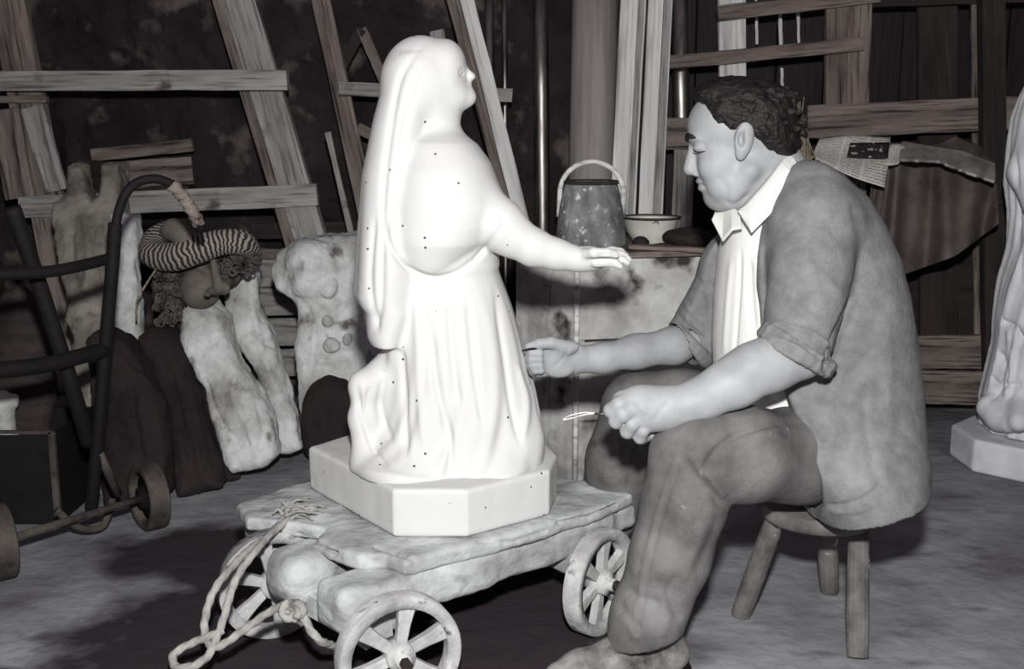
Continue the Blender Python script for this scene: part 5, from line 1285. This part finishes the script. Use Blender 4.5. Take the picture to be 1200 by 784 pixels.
# slanting hem
def hem(x, y, z):
    hx = np.array([W(a, b, 2.03).x for a, b in ((940, 622), (965, 620), (1000, 603), (1040, 590), (1085, 584))]); hz = np.array([W(a, b, 2.03).z for a, b in ((940, 622), (965, 620), (1000, 603), (1040, 590), (1085, 584))])
    return z-np.interp(x, hx, hz)+0*y
s.field(hem, [lo[0], 1.9, .2], [W(1095, 400, 2.3).x, 2.62, .36], 0, 's')
V, Q = s.mesh(1)
V = relief(V, Q, [
  ([(1006,340),(992,372),(980,400),(968,444)], 4.5, -.018), ([(1000,230),(1010,290),(1005,345)], 6, -.004),
  ([(893,384),(915,392),(940,402),(975,432)], 3, -.006), ([(900,374),(925,382),(955,392),(982,414)], 4, .006), ([(898,402),(920,414),(945,428)], 3, .004),
  ([(897,330),(930,345),(965,372)], 5, -.004), ([(930,300),(960,320),(990,350)], 7, .004),
  ([(1020,410),(1005,430),(985,450)], 6, -.004), ([(1034,360),(1040,440),(1042,520)], 8, .004), ([(1010,460),(1020,520),(1030,570)], 7, -.004),
  ([(960,592),(990,592),(1020,580),(1036,560)], 3, -.005), ([(972,600),(1000,600),(1030,590)], 3, .003),
  ([(940,480),(955,530),(962,590)], 4, .003), ([(905,215),(896,250),(893,300),(893,370)], 3, .004),
  ([(788,362),(805,382),(828,400)], 3, -.006), ([(800,352),(816,370),(836,388)], 3.5, .005), ([(815,325),(830,345),(835,370)], 4, -.005), ([(798,345),(812,360)], 3, -.004)])
V = bumpy(V, Q, .0028, 10, 8, 2)
cg = mesh_obj('cardigan', V, Q, M_knit, man)
def dust(m, c, rad, colr, amt):
    nt = m.node_tree; N = nt.nodes; L = nt.links; b = N[m['bsdf']]; src = b.inputs['Base Color'].links[0].from_socket
    tc = N.new('ShaderNodeTexCoord'); mp = N.new('ShaderNodeMapping'); mp.vector_type = 'TEXTURE'; mp.inputs['Location'].default_value = c; mp.inputs['Scale'].default_value = rad; L.new(tc.outputs['Object'], mp.inputs[0])
    ln = N.new('ShaderNodeVectorMath'); ln.operation = 'LENGTH'; L.new(mp.outputs[0], ln.inputs[0]); nz = N.new('ShaderNodeTexNoise'); nz.inputs['Scale'].default_value = 22; nz.inputs['Detail'].default_value = 6; L.new(tc.outputs['Object'], nz.inputs['Vector'])
    ad = N.new('ShaderNodeMath'); ad.operation = 'ADD'; L.new(ln.outputs['Value'], ad.inputs[0]); L.new(nz.outputs[0], ad.inputs[1])
    mr = N.new('ShaderNodeMapRange'); mr.inputs['From Min'].default_value = 1.6; mr.inputs['From Max'].default_value = .7; mr.inputs['To Max'].default_value = amt; L.new(ad.outputs[0], mr.inputs[0])
    mx = N.new('ShaderNodeMix'); mx.data_type = 'RGBA'; L.new(mr.outputs[0], mx.inputs[0]); L.new(src, mx.inputs[6]); mx.inputs[7].default_value = colr; L.new(mx.outputs[2], b.inputs['Base Color'])
dust(M_jean, W(770, 715, 1.9)-sum_loc(man), (.09, .10, .06), col(150,149,148), .5)

# ---- shoes
def shoe(pt, yaw, Yc):
    c, sn = math.cos(yaw), math.sin(yaw)
    T = lambda a, b_, z: Vector((pt.x-a*c-b_*sn, pt.y-a*sn+b_*c, z))
    lo = [pt.x-.26, pt.y-.12, -.01]; hi = [pt.x+.12, pt.y+.12, .16]
    s = Sculpt(lo, hi, .0035)
    s.chain([T(-.05, 0, .045), T(.05, 0, .045), T(.13, 0, .036), T(.175, 0, .030)], [.040, .042, .042, .032], .02, flat=((0, 0, 1), 1.15))
    s.chain([T(-.04, 0, .05), T(-.03, 0, .12)], [.040, .042], .02); s.chain([T(.0, 0, .09), T(.08, 0, .06)], [.030, .026], .02)
    V, Q = s.mesh(1); V[:, 2] = np.maximum(V[:, 2], .012)
    rt = mesh_obj('shoe', V, Q, M_shoe, man)
    s = Sculpt(lo, hi, .0035); s.chain([T(-.05, 0, .008), T(.05, 0, .008), T(.13, 0, .008), T(.18, 0, .008)], [.046, .044, .048, .036], .01)
    V, Q = s.mesh(1); V[:, 2] = np.clip(V[:, 2], .001, .016); mesh_obj('sole', V, Q, M_iron, rt)
    lc = MB()
    for k in range(4):
        a = .02+.022*k; lc.sweep([T(a, -.028, .085-.010*k), T(a+.006, 0, .103-.013*k), T(a, .028, .085-.010*k)], .0025, n=6, sub=4)
    lc.build('laces', M_iron, rt, smooth=True)
shoe(Vector((W(757, 760, 1.965).x, 1.975, 0)), math.radians(18), 1.97)
shoe(Vector((W(704, 672, 2.56).x, 2.56, 0)), math.radians(5), 2.49)

# ---- modelling tool in the near hand, little tool in the far hand
s = MB(); s.sweep([W(745, 484, 1.965), W(712, 485, 1.955), W(696, 485, 1.955)], [.0028, .0028, .0022], n=8)
tl = s.build('modelling_tool', M_steel, smooth=True, label='thin wire-looped modelling tool pointing left out of the man\'s nearer fist', cat='tool')
s = MB(); lp = [W(697, 484.5, 1.955), W(685, 486, 1.955), W(670, 490, 1.955), W(660, 492, 1.955), W(668, 487, 1.953), W(684, 483.5, 1.953), W(697, 484, 1.955)]
s.sweep(lp, .0013, n=8, sub=6); s.build('wire_loop', M_pale, tl, smooth=True)
s = MB(); s.sweep([W(612, 411, 2.272), W(621, 409, 2.266), W(634, 408, 2.272)], [.0016, .0024, .0022], n=8); s.build('scraper', M_iron, smooth=True, label='tiny dark scraper pinched between thumb and finger against the white skirt', cat='tool')
# ================================================================== light: one flash held above the lens, faint room light
fd = bpy.data.lights.new('camera_flash', 'AREA'); fd.shape = 'DISK'; fd.size = .09; fd.energy = 80; fd.color = (1, 1, 1)
fo = bpy.data.objects.new('camera_flash', fd); COL.objects.link(fo); fo.location = (.02, .02, 1.36)
fo.rotation_euler = (Vector((0, 2.6, .55))-fo.location).to_track_quat('-Z', 'Y').to_euler()
wd = bpy.data.worlds.new('room'); SC.world = wd; wd.use_nodes = True
wd.node_tree.nodes['Background'].inputs[0].default_value = (.95, .8, 1, 1); wd.node_tree.nodes['Background'].inputs[1].default_value = .10
SC.view_settings.view_transform = 'Standard'; SC.view_settings.look = 'None'; SC.view_settings.gamma = 1; SC.view_settings.exposure = 0
SC.view_settings.use_curve_mapping = False
